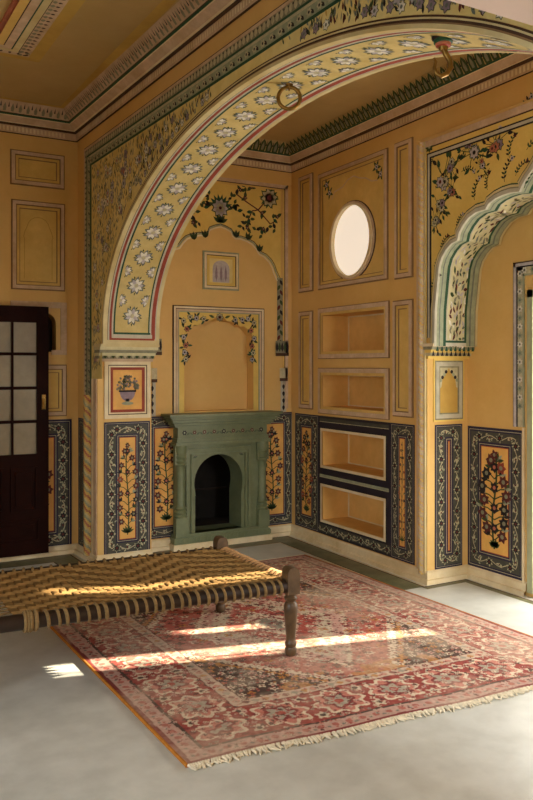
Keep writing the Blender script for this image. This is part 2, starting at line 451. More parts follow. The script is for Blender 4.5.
soffit_band(.125, .155, .004, 'grey_pale', .06); soffit_band(.155, .185, .004, 'green_dark', .075)
soffit_band(.185, .79, .003, 'soffit_yellow', .09)
soffit_band(.79, .815, .004, 'green_dark', .075); soffit_band(.815, .85, .004, 'grey_pale', .06); soffit_band(.85, .92, .004, 'red_brown', .04)
soffit_band(.92, .94, .004, 'grey_pale', .03); soffit_band(.94, 1.0, .006, 'cream_dull')
for s0, s1, mt in ((.0, .03, 'cream_dull'), (.03, .045, 'red_brown'), (.045, .075, 'grey_pale'), (.075, .09, 'green_dark')):
    e = .05 if s0 < .02 else .085 if s0 < .04 else .125 if s0 < .06 else .155
    m.poly([(s0, e), (s1, e), (s1, 1-e-.01), (s0, 1-e-.01)], .0046, mt)
def soff_flower(s, w, r, seed, half=0):
    rr = random.Random(seed); rw = r/TH
    for k in range(9):
        a = 2*PI*k/9+rr.random()*.2
        if half and math.sin(a)*half < -.2: continue
        for (q, wd, hh, mt) in ((1.3, .58, .0046, 'flower_edge'), (1.0, .46, .0054, 'flower_white' if (k+seed) % 3 else 'lilac')):
            c_, s_ = math.cos(a), math.sin(a)
            m.poly([(s+(c_*x*q-s_*y*wd)*r, w+(s_*x*q+c_*y*wd)*rw) for x, y in ((.1, 0), (.4, -.5), (.75, -.4), (1, 0), (.75, .4), (.4, .5))], hh, mt)
        if k % 2 == 0: m.poly([(s+math.cos(a+.3)*r*x-math.sin(a+.3)*y*r, w+(math.sin(a+.3)*x+math.cos(a+.3)*y)*rw) for x, y in ((.95, 0), (1.15, -.1), (1.4, 0), (1.15, .1))], .005, 'green_leaf')
    m.poly([(s+r*.3*math.cos(2*PI*k/7), w+rw*.3*math.sin(2*PI*k/7)) for k in range(7)], .0062, 'scroll_pale')
n = int(S[-1]/.245)
for i in range(n):
    s = .14+i*(S[-1]-.2)/n
    soff_flower(s+.08, .487, .06, i)
    if i < n-1:
        soff_flower(s+.20, .25, .042, i+50, 1); soff_flower(s+.20, .725, .042, i+90, -1)
m.build('arch_soffit', wall_arch, 'yellow underside of the great arch with grey flowers and red and green lines')

# mouldings on the front of the arch
def arch_band(mb, o0, o1, h0, h1, mt):
    ths = [PI*k/96 for k in range(97)]
    A = [ell(t, o0) for t in ths]; B = [ell(t, o1) for t in ths]
    A = [(A[0][0], 1.72)]+A+[(A[-1][0], 1.72)]; B = [(B[0][0], 1.72)]+B+[(B[-1][0], 1.72)]
    for i in range(len(A)-1):
        mb.poly([A[i], A[i+1], B[i+1], B[i]], h1, mt)
    mb.side(B, h0, h1, mt, closed=False); mb.side(A, h0, h1, mt, closed=False)
m = MB(ARCH)
arch_band(m, -.006, .012, 0, .012, 'cream_dull'); arch_band(m, .012, .019, 0, .008, 'line_soft'); arch_band(m, .019, .029, 0, .006, 'brown_line'); arch_band(m, .029, .036, 0, .007, 'cream_dull'); arch_band(m, .036, .044, 0, .005, 'brown_line')
m.build('arch_moulding', wall_arch, 'cream moulding round the front edge of the great arch')

# spandrel with border
b0 = ARCH.at(85, 149)
uB, vB = b0[0], b0[1]
m = MB(ARCH)
BORD = [(.012, .006, 'brown_line'), (.016, .014, 'pink_pale'), (.05, .010, 'scroll_base'), (.012, .012, 'green_dark'), (.014, .010, 'scroll_pale'), (.055, .008, 'green_grey'), (.012, .010, 'green_dark')]
rin = m.frame(-2*2.45-uB, -1.0, uB, vB, BORD)
# keep the part of the border above the springing only
m2 = MB(ARCH); u0, u1, v1, ph = -4.95-uB, uB, vB, 0
for w, h, mt in BORD:
    for pts in ([(u1-w, 1.3), (u1, 1.3), (u1, v1), (u1-w, v1-w)], [(u0, v1), (u1, v1), (u1-w, v1-w), (u0+w, v1-w)], [(u0, 1.3), (u0+w, 1.3), (u0+w, v1-w), (u0, v1)]):
        m2.slab(pts, 0, h, mt)
    u0 += w; u1 -= w; v1 -= w
uo, vo = uB, vB
k = 0
while uo-.053-k*.042 > -4.6:
    u = uo-.06-k*.042
    m2.leaf(u, vo-.075, PI/2, .05, .034, .0115, 'scroll_pale'); m2.disc(u+.02, vo-.04, .006, .012, 'ink', 6)
    if k % 2 == 0: m2.flower(u-.11, vo-.132, .024, .0095, 'scroll_pale', 'ink', 6)
    else: m2.leaf(u-.11, vo-.15, .7, .045, .02, .0095, 'ink')
    k += 1
k = 0
while vo-.06-k*.042 > 1.34:
    v = vo-.1-k*.042
    m2.leaf(uo-.075, v, 0, .05, .034, .0115, 'scroll_pale'); m2.disc(uo-.04, v+.02, .006, .012, 'ink', 6)
    if k % 2 == 0: m2.flower(uo-.132, v, .022, .0095, 'scroll_pale', 'ink', 6)
    else: m2.leaf(uo-.145, v, .7, .045, .02, .0095, 'ink')
    k += 1
m2.build('spandrel_border', wall_arch, 'green and grey leaf border framing the spandrel of the great arch')
uS, vS = uB-.171, vB-.171
m = MB(ARCH)
ring = [ell(PI*k/96, .046) for k in range(97)]; ring = [(ring[0][0], 1.45)]+ring+[(ring[-1][0], 1.45)]
m.holed([(uS, 1.45), (uS, vS), (-4.95-uB+.171, vS), (-4.95-uB+.171, 1.45)]+ring[::-1], [], .003, 'yellow_pale')
r = random.Random(5)
def inspan(u, v, pad=.03):
    if not (uS-pad > u and v < vS-pad and v > 1.5): return False
    y = u+6.08-ARC['c']; return (y/(ARC['a']+.046+pad))**2+((max(v, ARC['zc'])-ARC['zc'])/(ARC['b']+.046+pad))**2 > 1
n = 0
while n < 1500:
    u = r.uniform(-4.6, uS); v = r.uniform(1.5, vS)
    if not inspan(u, v): continue
    n += 1; a = r.uniform(0.8, 2.3)
    m.leaf(u, v, a, r.uniform(.03, .05), r.uniform(.009, .015), .0036+.0004*(n % 3), r.choice(['green_leaf', 'flower_edge', 'green_grey', 'scroll_base', 'scroll_base', 'plaster_mustard', 'scroll_pale', 'green_leaf']))
n = 0
while n < 85:
    u = r.uniform(-4.6, uS); v = r.uniform(1.5, vS)
    if not inspan(u, v, .07): continue
    n += 1; m.flower(u, v, r.uniform(.028, .042), .0052, r.choice(['lilac', 'violet', 'flower_white', 'scroll_pale']), r.choice(['flower_edge', 'rose']), 6, r.random(), 'flower_edge')
u = -.9
while u > -4.5:                                          # pots and sprays along the narrow strip over the crown
    y = (u+6.08-ARC['c'])/(ARC['a']+.045); lo_ = ARC['zc']+(ARC['b']+.045)*math.sqrt(max(0, 1-y*y)); gap = vS-lo_
    vm = lo_+.04; q = .10
    while gap < .45 and vm < vS-.04:
        if r.random() < .75: m.flower(u+r.uniform(-.02, .02), vm, q*.26, .0054, r.choice(['lilac', 'violet', 'flower_white']), 'flower_edge', 6, r.random(), 'green_leaf')
        for k in range(6): m.leaf(u+r.uniform(-.06, .06), vm+r.uniform(-.3, .3)*q, r.uniform(.8, 2.3), q*.42, q*.15, .0046+.0001*k, r.choice(['green_leaf', 'flower_edge', 'ink', 'scroll_base', 'maroon']))
        vm += .095
    u -= .085
m.build('painted_spandrel', wall_arch, 'ochre spandrel thick with small painted leaves and flowers over the great arch')

# far pier of the arch (faces the room): pot panel, dado, capital
m = MB(JAMB)
q = JAMB.span(104, 361, 150, 417.5)
c = m.frame(q[0], q[1], q[2], q[3], [(.03, .014, 'cream'), (.007, .006, 'brown_line'), (.012, .012, 'cream'), (.022, .008, 'red_brown')], ('orange_panel', .004))
uc, vc, w = (c[0]+c[2])/2, (c[1]+c[3])/2, c[2]-c[0]
m.poly([(uc+w*.27*math.cos(PI+PI*k/12), vc-.01+w*.34*math.sin(PI+PI*k/12)) for k in range(13)], .005, 'violet')   # urn bowl
m.poly([(uc-.018, vc-w*.42), (uc+.018, vc-w*.42), (uc+.012, vc-w*.3), (uc-.012, vc-w*.3)], .005, 'scroll_base'); m.disc(uc, vc-w*.45, .05, .0052, 'green_grey', 10, .014)
m.rect(uc-w*.3, vc-.018, uc+w*.3, vc-.004, .0054, 'ink')
for k in range(80):
    a = R.uniform(0, PI); d = R.random()**.5*w*.40
    m.flower(uc+d*math.cos(a), vc+.002+d*1.15*math.sin(a), .012, .0058, R.choice(['flower_edge', 'green_leaf', 'violet', 'flower_edge']), 'scroll_base', 5)
m.build('pot_panel', wall_arch, 'small red edged panel painted with an urn of flowers on the pier')
q = JAMB.span(104.0, 422.4, 149.8, 551.5)
m, c = dado(JAMB, q[0], q[1]-.0, q[2], q[3], .022, .075, .03, seed=11)
plant(m, (c[0]+c[2])/2, c[1]+.03, c[3]-.04, (c[2]-c[0])*1.55, .0062, 2, 11)
m.build('dado_panel', wall_arch, 'navy bordered dado panel with slim flowering plant on the arch pier')
m = MB()
def cap(X0, X1, Y, z0, z1, out, mts, mb, sx):            # stepped capital on a pier: X range, face plane Y
    hs = len(mts)
    for k, mt in enumerate(mts):
        o = out*(k+1)/hs
        mb.box(X0-o*sx, Y-o, X1, Y+.02, z0+(z1-z0)*k/hs, z0+(z1-z0)*(k+1)/hs, mt)
cap(1.945, 2.40, 6.08, 1.585, 1.72, .165, ('pink_pale', 'scroll_base', 'khaki', 'scroll_base', 'khaki', 'cream_dull'), m, .14)
for k in range(14):
    x = 1.955+k*.0325
    f = lambda u, v, h: (u, 6.08-.069-h, v)
    mm = MB(f); mm.leaf(x, 1.607, PI/2, .045, .026, .0015, 'green_leaf' if k % 2 else 'scroll_pale')
    base = len(m.V); m.V += mm.V
    for fc in mm.Fc: m.face([i+base for i in fc], mm.mats[0])
m.build('pier_capital', wall_arch, 'leaf banded capital carrying the great arch')

# corner strip of the arch wall: little dado strip and twisted rope moulding
m, c = dado(ARCH, .32, .06, .47, 1.12, .02, .03, .014, fill='green_leaf', seed=21); m.build('dado_panel', wall_arch, 'very narrow navy dado strip in the corner beside the door')
def rope(cx, cy, r, z0, z1, cols, turns, a0, a1, parent, label):
    m = MB(); nz = int((z1-z0)/.012); na = 14
    vi = [[m.raw((cx+r*math.cos(a0+(a1-a0)*j/na), cy+r*math.sin(a0+(a1-a0)*j/na), z0+(z1-z0)*i/nz)) for j in range(na+1)] for i in range(nz+1)]
    for i in range(nz):
        for j in range(na):
            ph = ((i/nz)*(z1-z0)*turns + j/na*1.2) % 1.0
            m.face((vi[i][j], vi[i][j+1], vi[i+1][j+1], vi[i+1][j]), cols[int(ph*len(cols))])
    return m.build('rope_moulding', parent, label, smooth=True)
P = ARCH(.19, 0, -.0)
rope(P[0], P[1], .05, .04, 1.32, ['rose', 'ochre', 'green_grey', 'cream_dull', 'ochre'], 9, PI/2, 3*PI/2, wall_arch, 'twisted red and cream rope moulding at the arch pier')
m = MB(ARCH); m.block(.26, .04, .285, 1.3, 0, .014, 'cream'); m.block(.09, .04, .12, 1.45, 0, .012, 'cream'); m.block(.12, .04, .135, 1.3, 0, .008, 'green_dark'); m.block(.01, .04, .075, 1.45, 0, .01, 'pink_pale')
m.build('pier_edge_moulding', wall_arch)

# ---- back wall with blind niche and firebox
uc = BACK.at(219.5, 300)[0]
nl, nb = BACK.at(184, 411); nr = 2*uc-nl
def cuspline(pts): 
    L = [BACK.at(*p) for p in pts]; return L+[(2*uc-u, v) for u, v in L[::-1]]
arch_n = cuspline([(184, 345), (185.5, 334), (190, 328), (194, 325), (198, 325.5), (203, 321), (208, 320.5), (212, 320.5), (216, 316.5), (219.2, 314.5)])
nholes = [[(nl, 1.16), (nr, 1.16)]+arch_n[::-1]]
fb0, fb1 = 2.84, 3.36
m = MB(BACK)
fire_hole = [(fb0, .1), (fb1, .1), (fb1, .85), (fb0, .85)]
m.holed([(2.3, 0), (XBACK+.01, 0), (XBACK+.01, ZA), (2.3, ZA)], [nholes[0], fire_hole], 0, 'plaster_orange')
m.side(nholes[0], -.12, 0, 'plaster_orange'); m.poly(nholes[0], -.12, 'plaster_orange')
wall_back = m.build('wall_back', kind='structure', label='back wall of the alcove behind the green fireplace', cat='wall')
m = MB(BACK)
q = BACK.span(172.5, 305, 265, 411.5); q = (q[0], 1.15, 2*uc-q[0], q[3])
u0, v0, u1, v1 = q
for w, h, mt in ((.008, .012, 'brown_line'), (.016, .016, 'cream'), (.006, .008, 'brown_line'), (.018, .012, 'pink_pale'), (.008, .012, 'green_grey')):
    for pts in ([(u0, v0), (u0+w, v0), (u0+w, v1-w), (u0, v1)], [(u1-w, v0), (u1, v0), (u1, v1), (u1-w, v1-w)], [(u0, v1), (u0+w, v1-w), (u1-w, v1-w), (u1, v1)]): m.slab(pts, 0, h, mt)
    u0 += w; u1 -= w; v1 -= w
# painted spandrel of the blind niche
m.holed([(u0, v0), (u0, v1), (u1, v1), (u1, v0)]+[(nr, 1.15)]+arch_n[::-1]+[(nl, 1.15)], [], .003, 'yellow')
r = random.Random(3)
for sg in (-1, 1):
    for (du, dv) in ((.0, .0), (.06, .03), (.12, .05), (.03, -.07), (.0, -.14), (.02, -.21), (.01, -.27), (.19, .06), (.02, -.33)):
        u = (u0+.045+du); v = v1-.075+dv; u = u if sg < 0 else 2*uc-u
        if dv > 0: v = v1-.03-dv*.4
        m.flower(u, v, .026, .0045, r.choice(['scroll_pale', 'lilac', 'rose']), 'ink', 6, r.random(), 'green_leaf')
        for k in range(4): m.leaf(u+r.uniform(-.02, .02), v+r.uniform(-.02, .02), r.random()*6.28, .045, .02, .0038, r.choice(['green_leaf', 'green_dark', 'ink']))
m.flower(uc, v1-.035, .035, .0045, 'scroll_pale', 'maroon', 8, 0, 'green_leaf')
for sg in (-1, 1): m.leaf(uc+sg*.05, v1-.04, PI/2-sg*1.2, .06, .025, .004, 'green_leaf')
m.build('niche_surround', wall_back, 'pale framed blind niche with a floral cusped arch above the fireplace')
m = MB(BACK); q = BACK.span(202.5, 250.5, 238.5, 291)
c = m.frame(*q, [(.014, .01, 'green_grey'), (.018, .018, 'cream'), (.006, .01, 'brown_line'), (.024, .012, 'yellow')], ('yellow_pale', .006))
w = c[2]-c[0]; cu = (c[0]+c[2])/2
hh = c[3]-c[1]; m.poly([(cu-w*.36, c[1]+.004), (cu+w*.36, c[1]+.004), (cu+w*.36, c[1]+hh*.6)]+[(cu+w*.36*math.cos(PI*k/10), c[1]+hh*.6+hh*.33*math.sin(PI*k/10)) for k in range(1, 10)]+[(cu-w*.36, c[1]+hh*.6)], .0068, 'lilac')
for k in range(3): m.leaf(cu+(k-1)*w*.2, c[1]+.01, PI/2, hh*.7, .026, .0076, 'violet')
m.build('miniature_panel', wall_back, 'small square frame with a painted mauve arch above the niche')
# large cusped spandrel
m = MB(BACK)
cl = [BACK.at(*p) for p in ((220.4, 227), (225.5, 229), (231, 232.2), (232.5, 236.5), (235, 238.8), (240, 239), (246.7, 241.4), (252, 244.5), (256, 249.3), (259, 254.5), (264, 257), (269, 262.4), (272, 268), (273.5, 273), (277, 281))]
um = cl[0][0]; ur = BACK.at(280.5, 230)[0]; vt = BACK.at(281, 187.5)[1]; vb = cl[-1][1]
left = [(2*um-u, v) for u, v in cl[:0:-1]]
m.holed([(2*um-ur, vb), (2*um-ur, vt), (ur, vt), (ur, vb)]+cl[::-1]+left[::-1], [], .003, 'yellow')
for o, w, mt in ((0, .012, 'cream'), (.018, .014, 'green_grey'), (.03, .006, 'ink')):
    line = [(um+(u-um)*(1+.035*o/.02), v+o*.9) for u, v in cl]; full = [(2*um-u, v) for u, v in line[:0:-1]]+line
    m.ribbon(full, w, .0045+o*.02, mt)
for i, (x, y, a) in enumerate(((205, 238, 1.6), (236, 238, 1.6), (259, 252, 1.5), (194, 240, 1.7), (247, 240, 1.2))):
    u, v = BACK.at(x, y)
    for k in range(3): m.leaf(u, v, a-.5+.5*k, .075, .03, .005, 'green_leaf')
for sg in (1, -1):
    def B(x, y):
        u, v = BACK.at(x, y); return (u if sg > 0 else 2*um-u), v
    bu = B(269, 198); m.flower(*bu, .085, .0046, 'scroll_pale', 'maroon', 8, .2, 'green_leaf')
    for k in range(10): m.leaf(*bu, k*.63, .105, .04, .004, 'green_dark')
    m.ribbon([B(247, 222), B(252, 211), B(258, 210), B(264, 203)], .012, .0036, 'maroon'); m.ribbon([B(236, 194), B(245, 201), B(258, 210), B(270, 224), B(274, 222)], .012, .0036, 'maroon')
    for i, p in enumerate(((240, 190), (236, 195), (245, 187), (251, 187), (234, 204), (237, 211), (245, 198), (246, 224), (250, 219), (247, 228), (256, 230), (262, 235), (263, 229), (268, 227), (273, 219), (277, 217), (275, 229), (252, 212), (262, 213))):
        u, v = B(*p)
        m.leaf(u, v, i*1.3, .06, .034, .0042, ('green_leaf', 'ink', 'green_dark')[i % 3]); m.leaf(u, v, i*1.3+2.2, .05, .03, .0042, 'green_leaf')
        if i % 3 == 0: m.flower(u, v, .024, .005, 'maroon', 'scroll_base', 5)
    for p in ((209, 195), (205, 201), (208, 206), (195, 212), (198, 222), (192, 216)):
        u, v = B(*p); m.leaf(u, v, p[0]*1.0, .055, .03, .0042, 'green_leaf'); m.leaf(u, v, p[0]+2., .045, .025, .0042, 'ink')
bu = BACK.at(220, 208); m.flower(*bu, .08, .0046, 'lilac', 'scroll_pale', 9, 0, 'green_leaf'); m.flower(*bu, .045, .0062, 'scroll_pale', 'maroon', 7)
for k in range(9): m.leaf(*bu, .35*k, .125, .04, .004, 'green_dark')
bu = BACK.at(220, 223)
for k in range(5): m.leaf(*bu, .5+.5*k, .085, .035, .0046, 'green_leaf')
# painted side shafts with scroll brackets
for sg in (1, -1):
    def X(x): 
        u = BACK.at(x, 300)[0]; return u if sg > 0 else 2*um-u
    def Z(y): return BACK.at(280, y)[1]
    a, b = X(276.5), X(283)
    m.ribbon([((a+b)/2, Z(y)) for y in (278, 300, 330, 352)], abs(b-a)*.9, .004, 'scroll_base')
    for k in range(14): m.leaf((a+b)/2, Z(280+k*5), -PI/2+sg*.5*(-1)**k, .06, .03, .0048, ('ink', 'green_leaf', 'maroon')[k % 3])
    a, b = X(275), X(288); m.rect(min(a, b), Z(353), max(a, b), Z(341), .012, 'scroll_base'); m.rect(min(a, b), Z(356), max(a, b), Z(353), .014, 'brown_line')
    for k in range(5): m.leaf(a+(b-a)*(k+.5)/5, Z(352), PI/2, .09, .03, .0136, ('ink', 'green_leaf')[k % 2])
    a, b = X(279), X(287); m.rect(min(a, b), Z(378), max(a, b), Z(368), .012, 'scroll_pale'); m.rect(min(a, b), Z(381), max(a, b), Z(378), .014, 'brown_line')
    m.rect(min(a, b)+.012, Z(412), max(a, b)-.012, Z(381), .008, 'grey_pale')
    for k in range(4): m.leaf((a+b)/2, Z(384+7*k), -PI/2, .05, .03, .009, 'ink')
m.build('painted_spandrel', wall_back, 'yellow spandrel painted with roses and leaves above a cusped outline')
m = MB(BACK)
uo = BACK.at(287.5, 230)[0]; vo = BACK.at(287, 186)[1]
for d, w, h, mt in ((0, .03, .012, 'pink_pale'), (.03, .008, .006, 'brown_line'), (.038, .014, .008, 'ochre')):
    m.block(uo-d-w, 1.16, uo-d, vo-d, 0, h, mt); m.block(2*um-uo+d, vo-d-w, uo-d, vo-d, 0, h, mt); m.block(2*um-uo+d, 1.16, 2*um-uo+d+w, vo-d, 0, h, mt)
m.build('wall_panel', wall_back)
for (a, b_, xp, sd_, lb) in ((2.41, 2.80, 166, 31, 'left'), (3.40, BACK.at(292.5, 412)[0], 271.5, 35, 'right')):
    m, c = dado(BACK, a, .1, b_, 1.125, .022, .055, .026, seed=sd_, step=.085)
    xp = BACK.at(xp, 470)[0]
    m.rect(min(c[0], xp-.075), .215, max(c[2], xp+.075), 1.01, .0057, 'orange_panel')
    plant(m, xp, .235, 1.0, .24, .0062, 6, 11)
    m.build('dado_panel', wall_back, 'navy bordered orange dado with a dark plant, %s of the green fireplace' % lb)

# ---- right wall of the alcove with shelves, oval window and cusped archway
niches = [SHELF.span(*r) for r in ((323, 315.5, 385, 350), (323, 375, 385, 411.5), (323, 430.6, 385, 477.5), (323, 486, 385, 538.6))]
nu0 = sum(n[0] for n in niches)/4; nu1 = sum(n[2] for n in niches)/4
niches = [(nu0, n[1], nu1, n[3]) for n in niches]
oc = SHELF.at(352, 240.5); orx = abs(SHELF.at(371.3, 240)[0]-SHELF.at(332.5, 240)[0])/2; orz = (SHELF.at(352, 205)[1]-SHELF.at(352, 276)[1])/2
oval = [(oc[0]+orx*math.cos(2*PI*k/40), oc[1]+orz*math.sin(2*PI*k/40)) for k in range(40)]
cpx = [(436.5, 344), (437, 310), (439.5, 283), (441, 267), (443.5, 258), (448, 250), (453, 244), (459.5, 240.5), (461, 233), (465, 225.5), (470.5, 218), (478, 212.5), (487.5, 209.5), (491, 203.5), (497, 199), (504, 195.5), (512, 193), (521.5, 192), (524, 186), (528, 179), (533, 172)]
cus = [SHELF.at(*p) for p in cpx]
ux = cus[-1][0]-.16                                   # crown of the cusped arch, just outside the frame
cus += [(ux+.07, cus[-1][1]+.10), (ux, cus[-1][1]+.18)]
cus = [(cus[0][0], 1.69)]+cus
cus_full = cus+[(2*ux-u, v) for u, v in cus[-2::-1]]
ujn = 2*ux                                            # near jamb
out = [(1.93, 0), (1.93, ZA), (-5.75, ZA), (-5.75, 0), (ujn, 0), (ujn, 1.69)]+cus_full[::-1]+[(0, 1.69), (0, 0)]
m = MB(SHELF)
m.holed(out, [[(a, b), (c_, b), (c_, d), (a, d)] for a, b, c_, d in niches]+[oval], 0, 'plaster_orange')
m.side(oval, -.16, 0, 'cream')
wall_right = m.build('wall_right', kind='structure', label='right alcove wall with recessed shelves and an oval window', cat='wall')
ND = .27
NL = ('topmost recessed shelf under the oval window', 'second recessed shelf from the top', 'third recessed shelf from the top in the navy dado', 'lowest recessed shelf in the navy dado')
for i, (u0, v0, u1, v1) in enumerate(niches):
    m = MB(SHELF); pts = [(u0, v0), (u1, v0), (u1, v1), (u0, v1)]
    m.side(pts, -ND, 0, 'niche_orange'); m.poly(pts, -ND, 'niche_orange')
    e = .008
    m.block(u1-e, v0, u1, v1, -ND, -ND+.01, 'cream'); m.block(u0, v1-e*1.6, u1, v1, -ND, -ND+.01, 'cream'); m.block(u0, v0, u1, v0+e, -ND, -ND+.01, 'cream')
    if i < 2:
        for (o, h, mt) in ((.062, .012, 'line_soft'), (.056, .018, 'pink_pale'), (.022, .012, 'ochre')):
            w = o-.022 if o > .03 else .022
            m.frame(u0-o, v0-o, u1+o, v1+o, [(w, h, mt)])
    else: m.frame(u0-.03, v0-.03, u1+.03, v1+.03, [(.008, .010, 'ink'), (.022, .014, 'cream')])
    m.build('shelf_niche', wall_right, NL[i])
for r in ((299.5, 178, 313.6, 291), (395.5, 144, 413.6, 277), (299.7, 312, 313.3, 409.5), (393.8, 301, 413.8, 418)):
    wall_panel(SHELF, SHELF.span(*r), wall_right)
q = SHELF.span(319, 175, 388.5, 279.5)
m = MB(SHELF)
bi = q
ph = 0; u0, v0, u1, v1 = q
for w, h, mt in PANEL:
    m.frame(u0, v0, u1, v1, [(w, h, mt)]); u0 += w; v0 += w; u1 -= w; v1 -= w
m.holed([(u0, v0), (u1, v0), (u1, v1), (u0, v1)], [[(oc[0]+(a-oc[0])*1.1, oc[1]+(b-oc[1])*1.08) for a, b in oval]], .003, 'ochre')
for i, (x, y) in enumerate(((327, 185), (330, 193), (377, 167), (381, 174))):
    u, v = SHELF.at(x, y); m.flower(u, v, .025, .0046, 'lilac', 'ink', 6, 0, 'green_leaf')
    for k in range(5): m.leaf(u, v, 1.3*k+i, .06, .025, .004, 'green_leaf')
m.ribbon([SHELF.at(*p) for p in ((332, 200), (335, 192), (343, 187), (348, 180), (354, 176), (360, 178), (366, 178), (372, 181), (378, 180))], .01, .004, 'pink_pale')
m.build('wall_panel', wall_right, 'framed square panel round the oval window')
# oval window
w1 = MB(SHELF)
for s0, s1, h0, h1, mt in ((1.16, 1.09, 0, .016, 'pink_pale'), (1.09, .98, .0, .026, 'cream'), (1.2, 1.16, 0, .008, 'brown_line')):
    A = [(oc[0]+(a-oc[0])*s0, oc[1]+(b-oc[1])*(1+(s0-1)*.6)) for a, b in oval]; B = [(oc[0]+(a-oc[0])*s1, oc[1]+(b-oc[1])*(1+(s1-1)*.6)) for a, b in oval]
    for k in range(40):
        j = (k+1) % 40; w1.poly([A[k], A[j], B[j], B[k]], h1, mt)
    w1.side(A, h0, h1, mt); w1.side(B, h0, h1, mt)
win = w1.build('window_1', kind='structure', label='small bright oval window in the shelf wall', cat='window')
m = MB(SHELF); m.slab(oval, -.03, -.012, 'window_glow'); m.build('pane', win, 'bright white oval pane')
# dado of the shelf wall: side strips, centre bars and lower scroll band
du0 = SHELF.at(414.8, 424)[0]; du1 = SHELF.at(295.6, 413.3)[0]; dz0, dz1 = .10, 1.12
uL0 = SHELF.at(319, 450)[0]; uR1 = SHELF.at(391, 450)[0]
m, c = dado(SHELF, uL0+.0, dz0, du1, dz1, .022, .072, .03, seed=41); plant(m, (c[0]+c[2])/2, c[1]+.02, c[3]-.02, (c[2]-c[0])*1.5, .0062, 8, 12)
m.build('dado_panel', wall_right, 'narrow navy dado strip left of the recessed shelves')
m, c = dado(SHELF, du0, dz0, uR1, dz1, .022, .062, .028, seed=45); plant(m, (c[0]+c[2])/2, c[1]+.02, c[3]-.02, (c[2]-c[0])*1.5, .0062, 9, 12)
m.build('dado_panel', wall_right, 'narrow navy dado strip right of the recessed shelves')
m = MB(SHELF)
n3, n4 = niches[2], niches[3]; o = .03
hol = [[(n[0]-o, n[1]-o), (n[2]+o, n[1]-o), (n[2]+o, n[3]+o), (n[0]-o, n[3]+o)] for n in (n3, n4)]
m.holed([(uR1, dz0), (uL0, dz0), (uL0, dz1), (uR1, dz1)], hol, .005, 'bar_dark')
for v0, v1 in ((dz1-.05, dz1-.02), ((n3[1]+n4[3])/2-.012, (n3[1]+n4[3])/2+.012)):
    m.rect(uR1+.02, v0, uL0-.02, v1, .0056, 'green_grey' if v0 < 1 else 'band_dark'); m.ribbon([(uR1+.02, v0), (uL0-.02, v0)], .004, .006, 'scroll_pale')
lo = n4[1]-o
m.rect(uR1+.0, dz0+.02, uL0, lo-.012, .0056, 'band_dark'); scroll_path(m, (uR1, (dz0+lo)/2), (uL0, (dz0+lo)/2), (lo-dz0)*.75, .0062, .085, 48)
m.build('dado_panel', wall_right, 'navy and grey scroll dado framing the two lower shelves')

# corner rope moulding and frame of the cusped archway wall
P = SHELF(.055, 0, 0); vtop = SHELF.at(424, 143)[1]
rope(P[0], P[1], .034, .06, vtop, ['pink_pale', 'cream_dull', 'pink_pale', 'ochre'], 18, PI/2, 3*PI/2, wall_right, 'pale notched rope moulding at the corner beside the shelves')
m = MB(SHELF)
m.block(.008, .06, .02, vtop, 0, .02, 'cream_dull'); m.block(.095, .06, .11, vtop, 0, .012, 'pink_pale')
f0 = SHELF.at(421.5, 150); 
uo, vo = .085, SHELF.at(424, 143)[1]
for d, w, h, mt in ((0, .045, .016, 'pink_pale'), (.045, .01, .008, 'brown_line'), (.055, .035, .010, 'yellow'), (.09, .01, .012, 'ink'), (.1, .02, .012, 'grey_pale'), (.12, .008, .012, 'ink')):
    m.block(uo-d-w, 1.25 if d < .05 else 1.75, uo-d, vo-d, 0, h, mt); m.block(-5.0, vo-d-w, uo-d, vo-d, 0, h, mt)
m.build('spandrel_border', wall_right, 'pink and yellow border framing the cusped archway')
m = MB(SHELF); us, vs = uo-.128, vo-.128
m.holed([(us, 1.72), (us, vs), (-5.0, vs), (-5.0, 1.72), (2*ux-cus[0][0]-.0, 1.72)]+[(u, max(v, 1.72)) for u, v in cus_full[::-1]], [], .003, 'yellow')
for i, (x, y, s) in enumerate(((446, 178, .10), (452, 166, .07), (440, 205, .07), (475, 152, .09), (468, 147, .05), (453, 190, .06), (437, 222, .06), (497, 144, .08), (500, 128, .05), (482, 165, .045))):
    bouquet(m, *SHELF.at(x, y), s*1.25, .004, 100+i)
for i, (x, y, a, ln) in enumerate(((520, 122, 1.5, .16), (510, 158, 1.2, .14), (527, 150, 2.2, .14), (458, 228, 1.4, .1), (442, 250, 1.5, .11), (475, 200, 1.2, .14), (505, 182, 1.3, .15), (516, 176, 1.8, .12), (488, 190, 1.0, .11), (436, 270, 1.5, .12), (433, 290, 1.5, .12), (462, 172, 2.6, .12), (486, 128, 2.0, .12), (490, 168, -1.2, .08), (525, 188, 1.7, .16), (431, 170, 1.3, .1), (436, 190, 1.9, .09))):
    sprig(m, *SHELF.at(x, y), a, ln, .0042, 200+i)
for i in range(22):                                       # the painting runs on along the wall beyond the frame
    u = -1.3-.16*i; v = 2.75+.25*math.sin(i*1.7)
    if u < 2*ux+.35: v = 2.2+.4*math.sin(i*2.1)
    if u > 2*ux-.1 and v < 2.95: v = 3.0
    bouquet(m, u, v, .07, .004, 300+i)
cu = SHELF.at(431, 147); m.flower(cu[0], cu[1], .045, .014, 'green_leaf', 'green_grey', 8)
m.build('painted_spandrel', wall_right, 'yellow spandrel with painted bouquets beside the cusped archway')
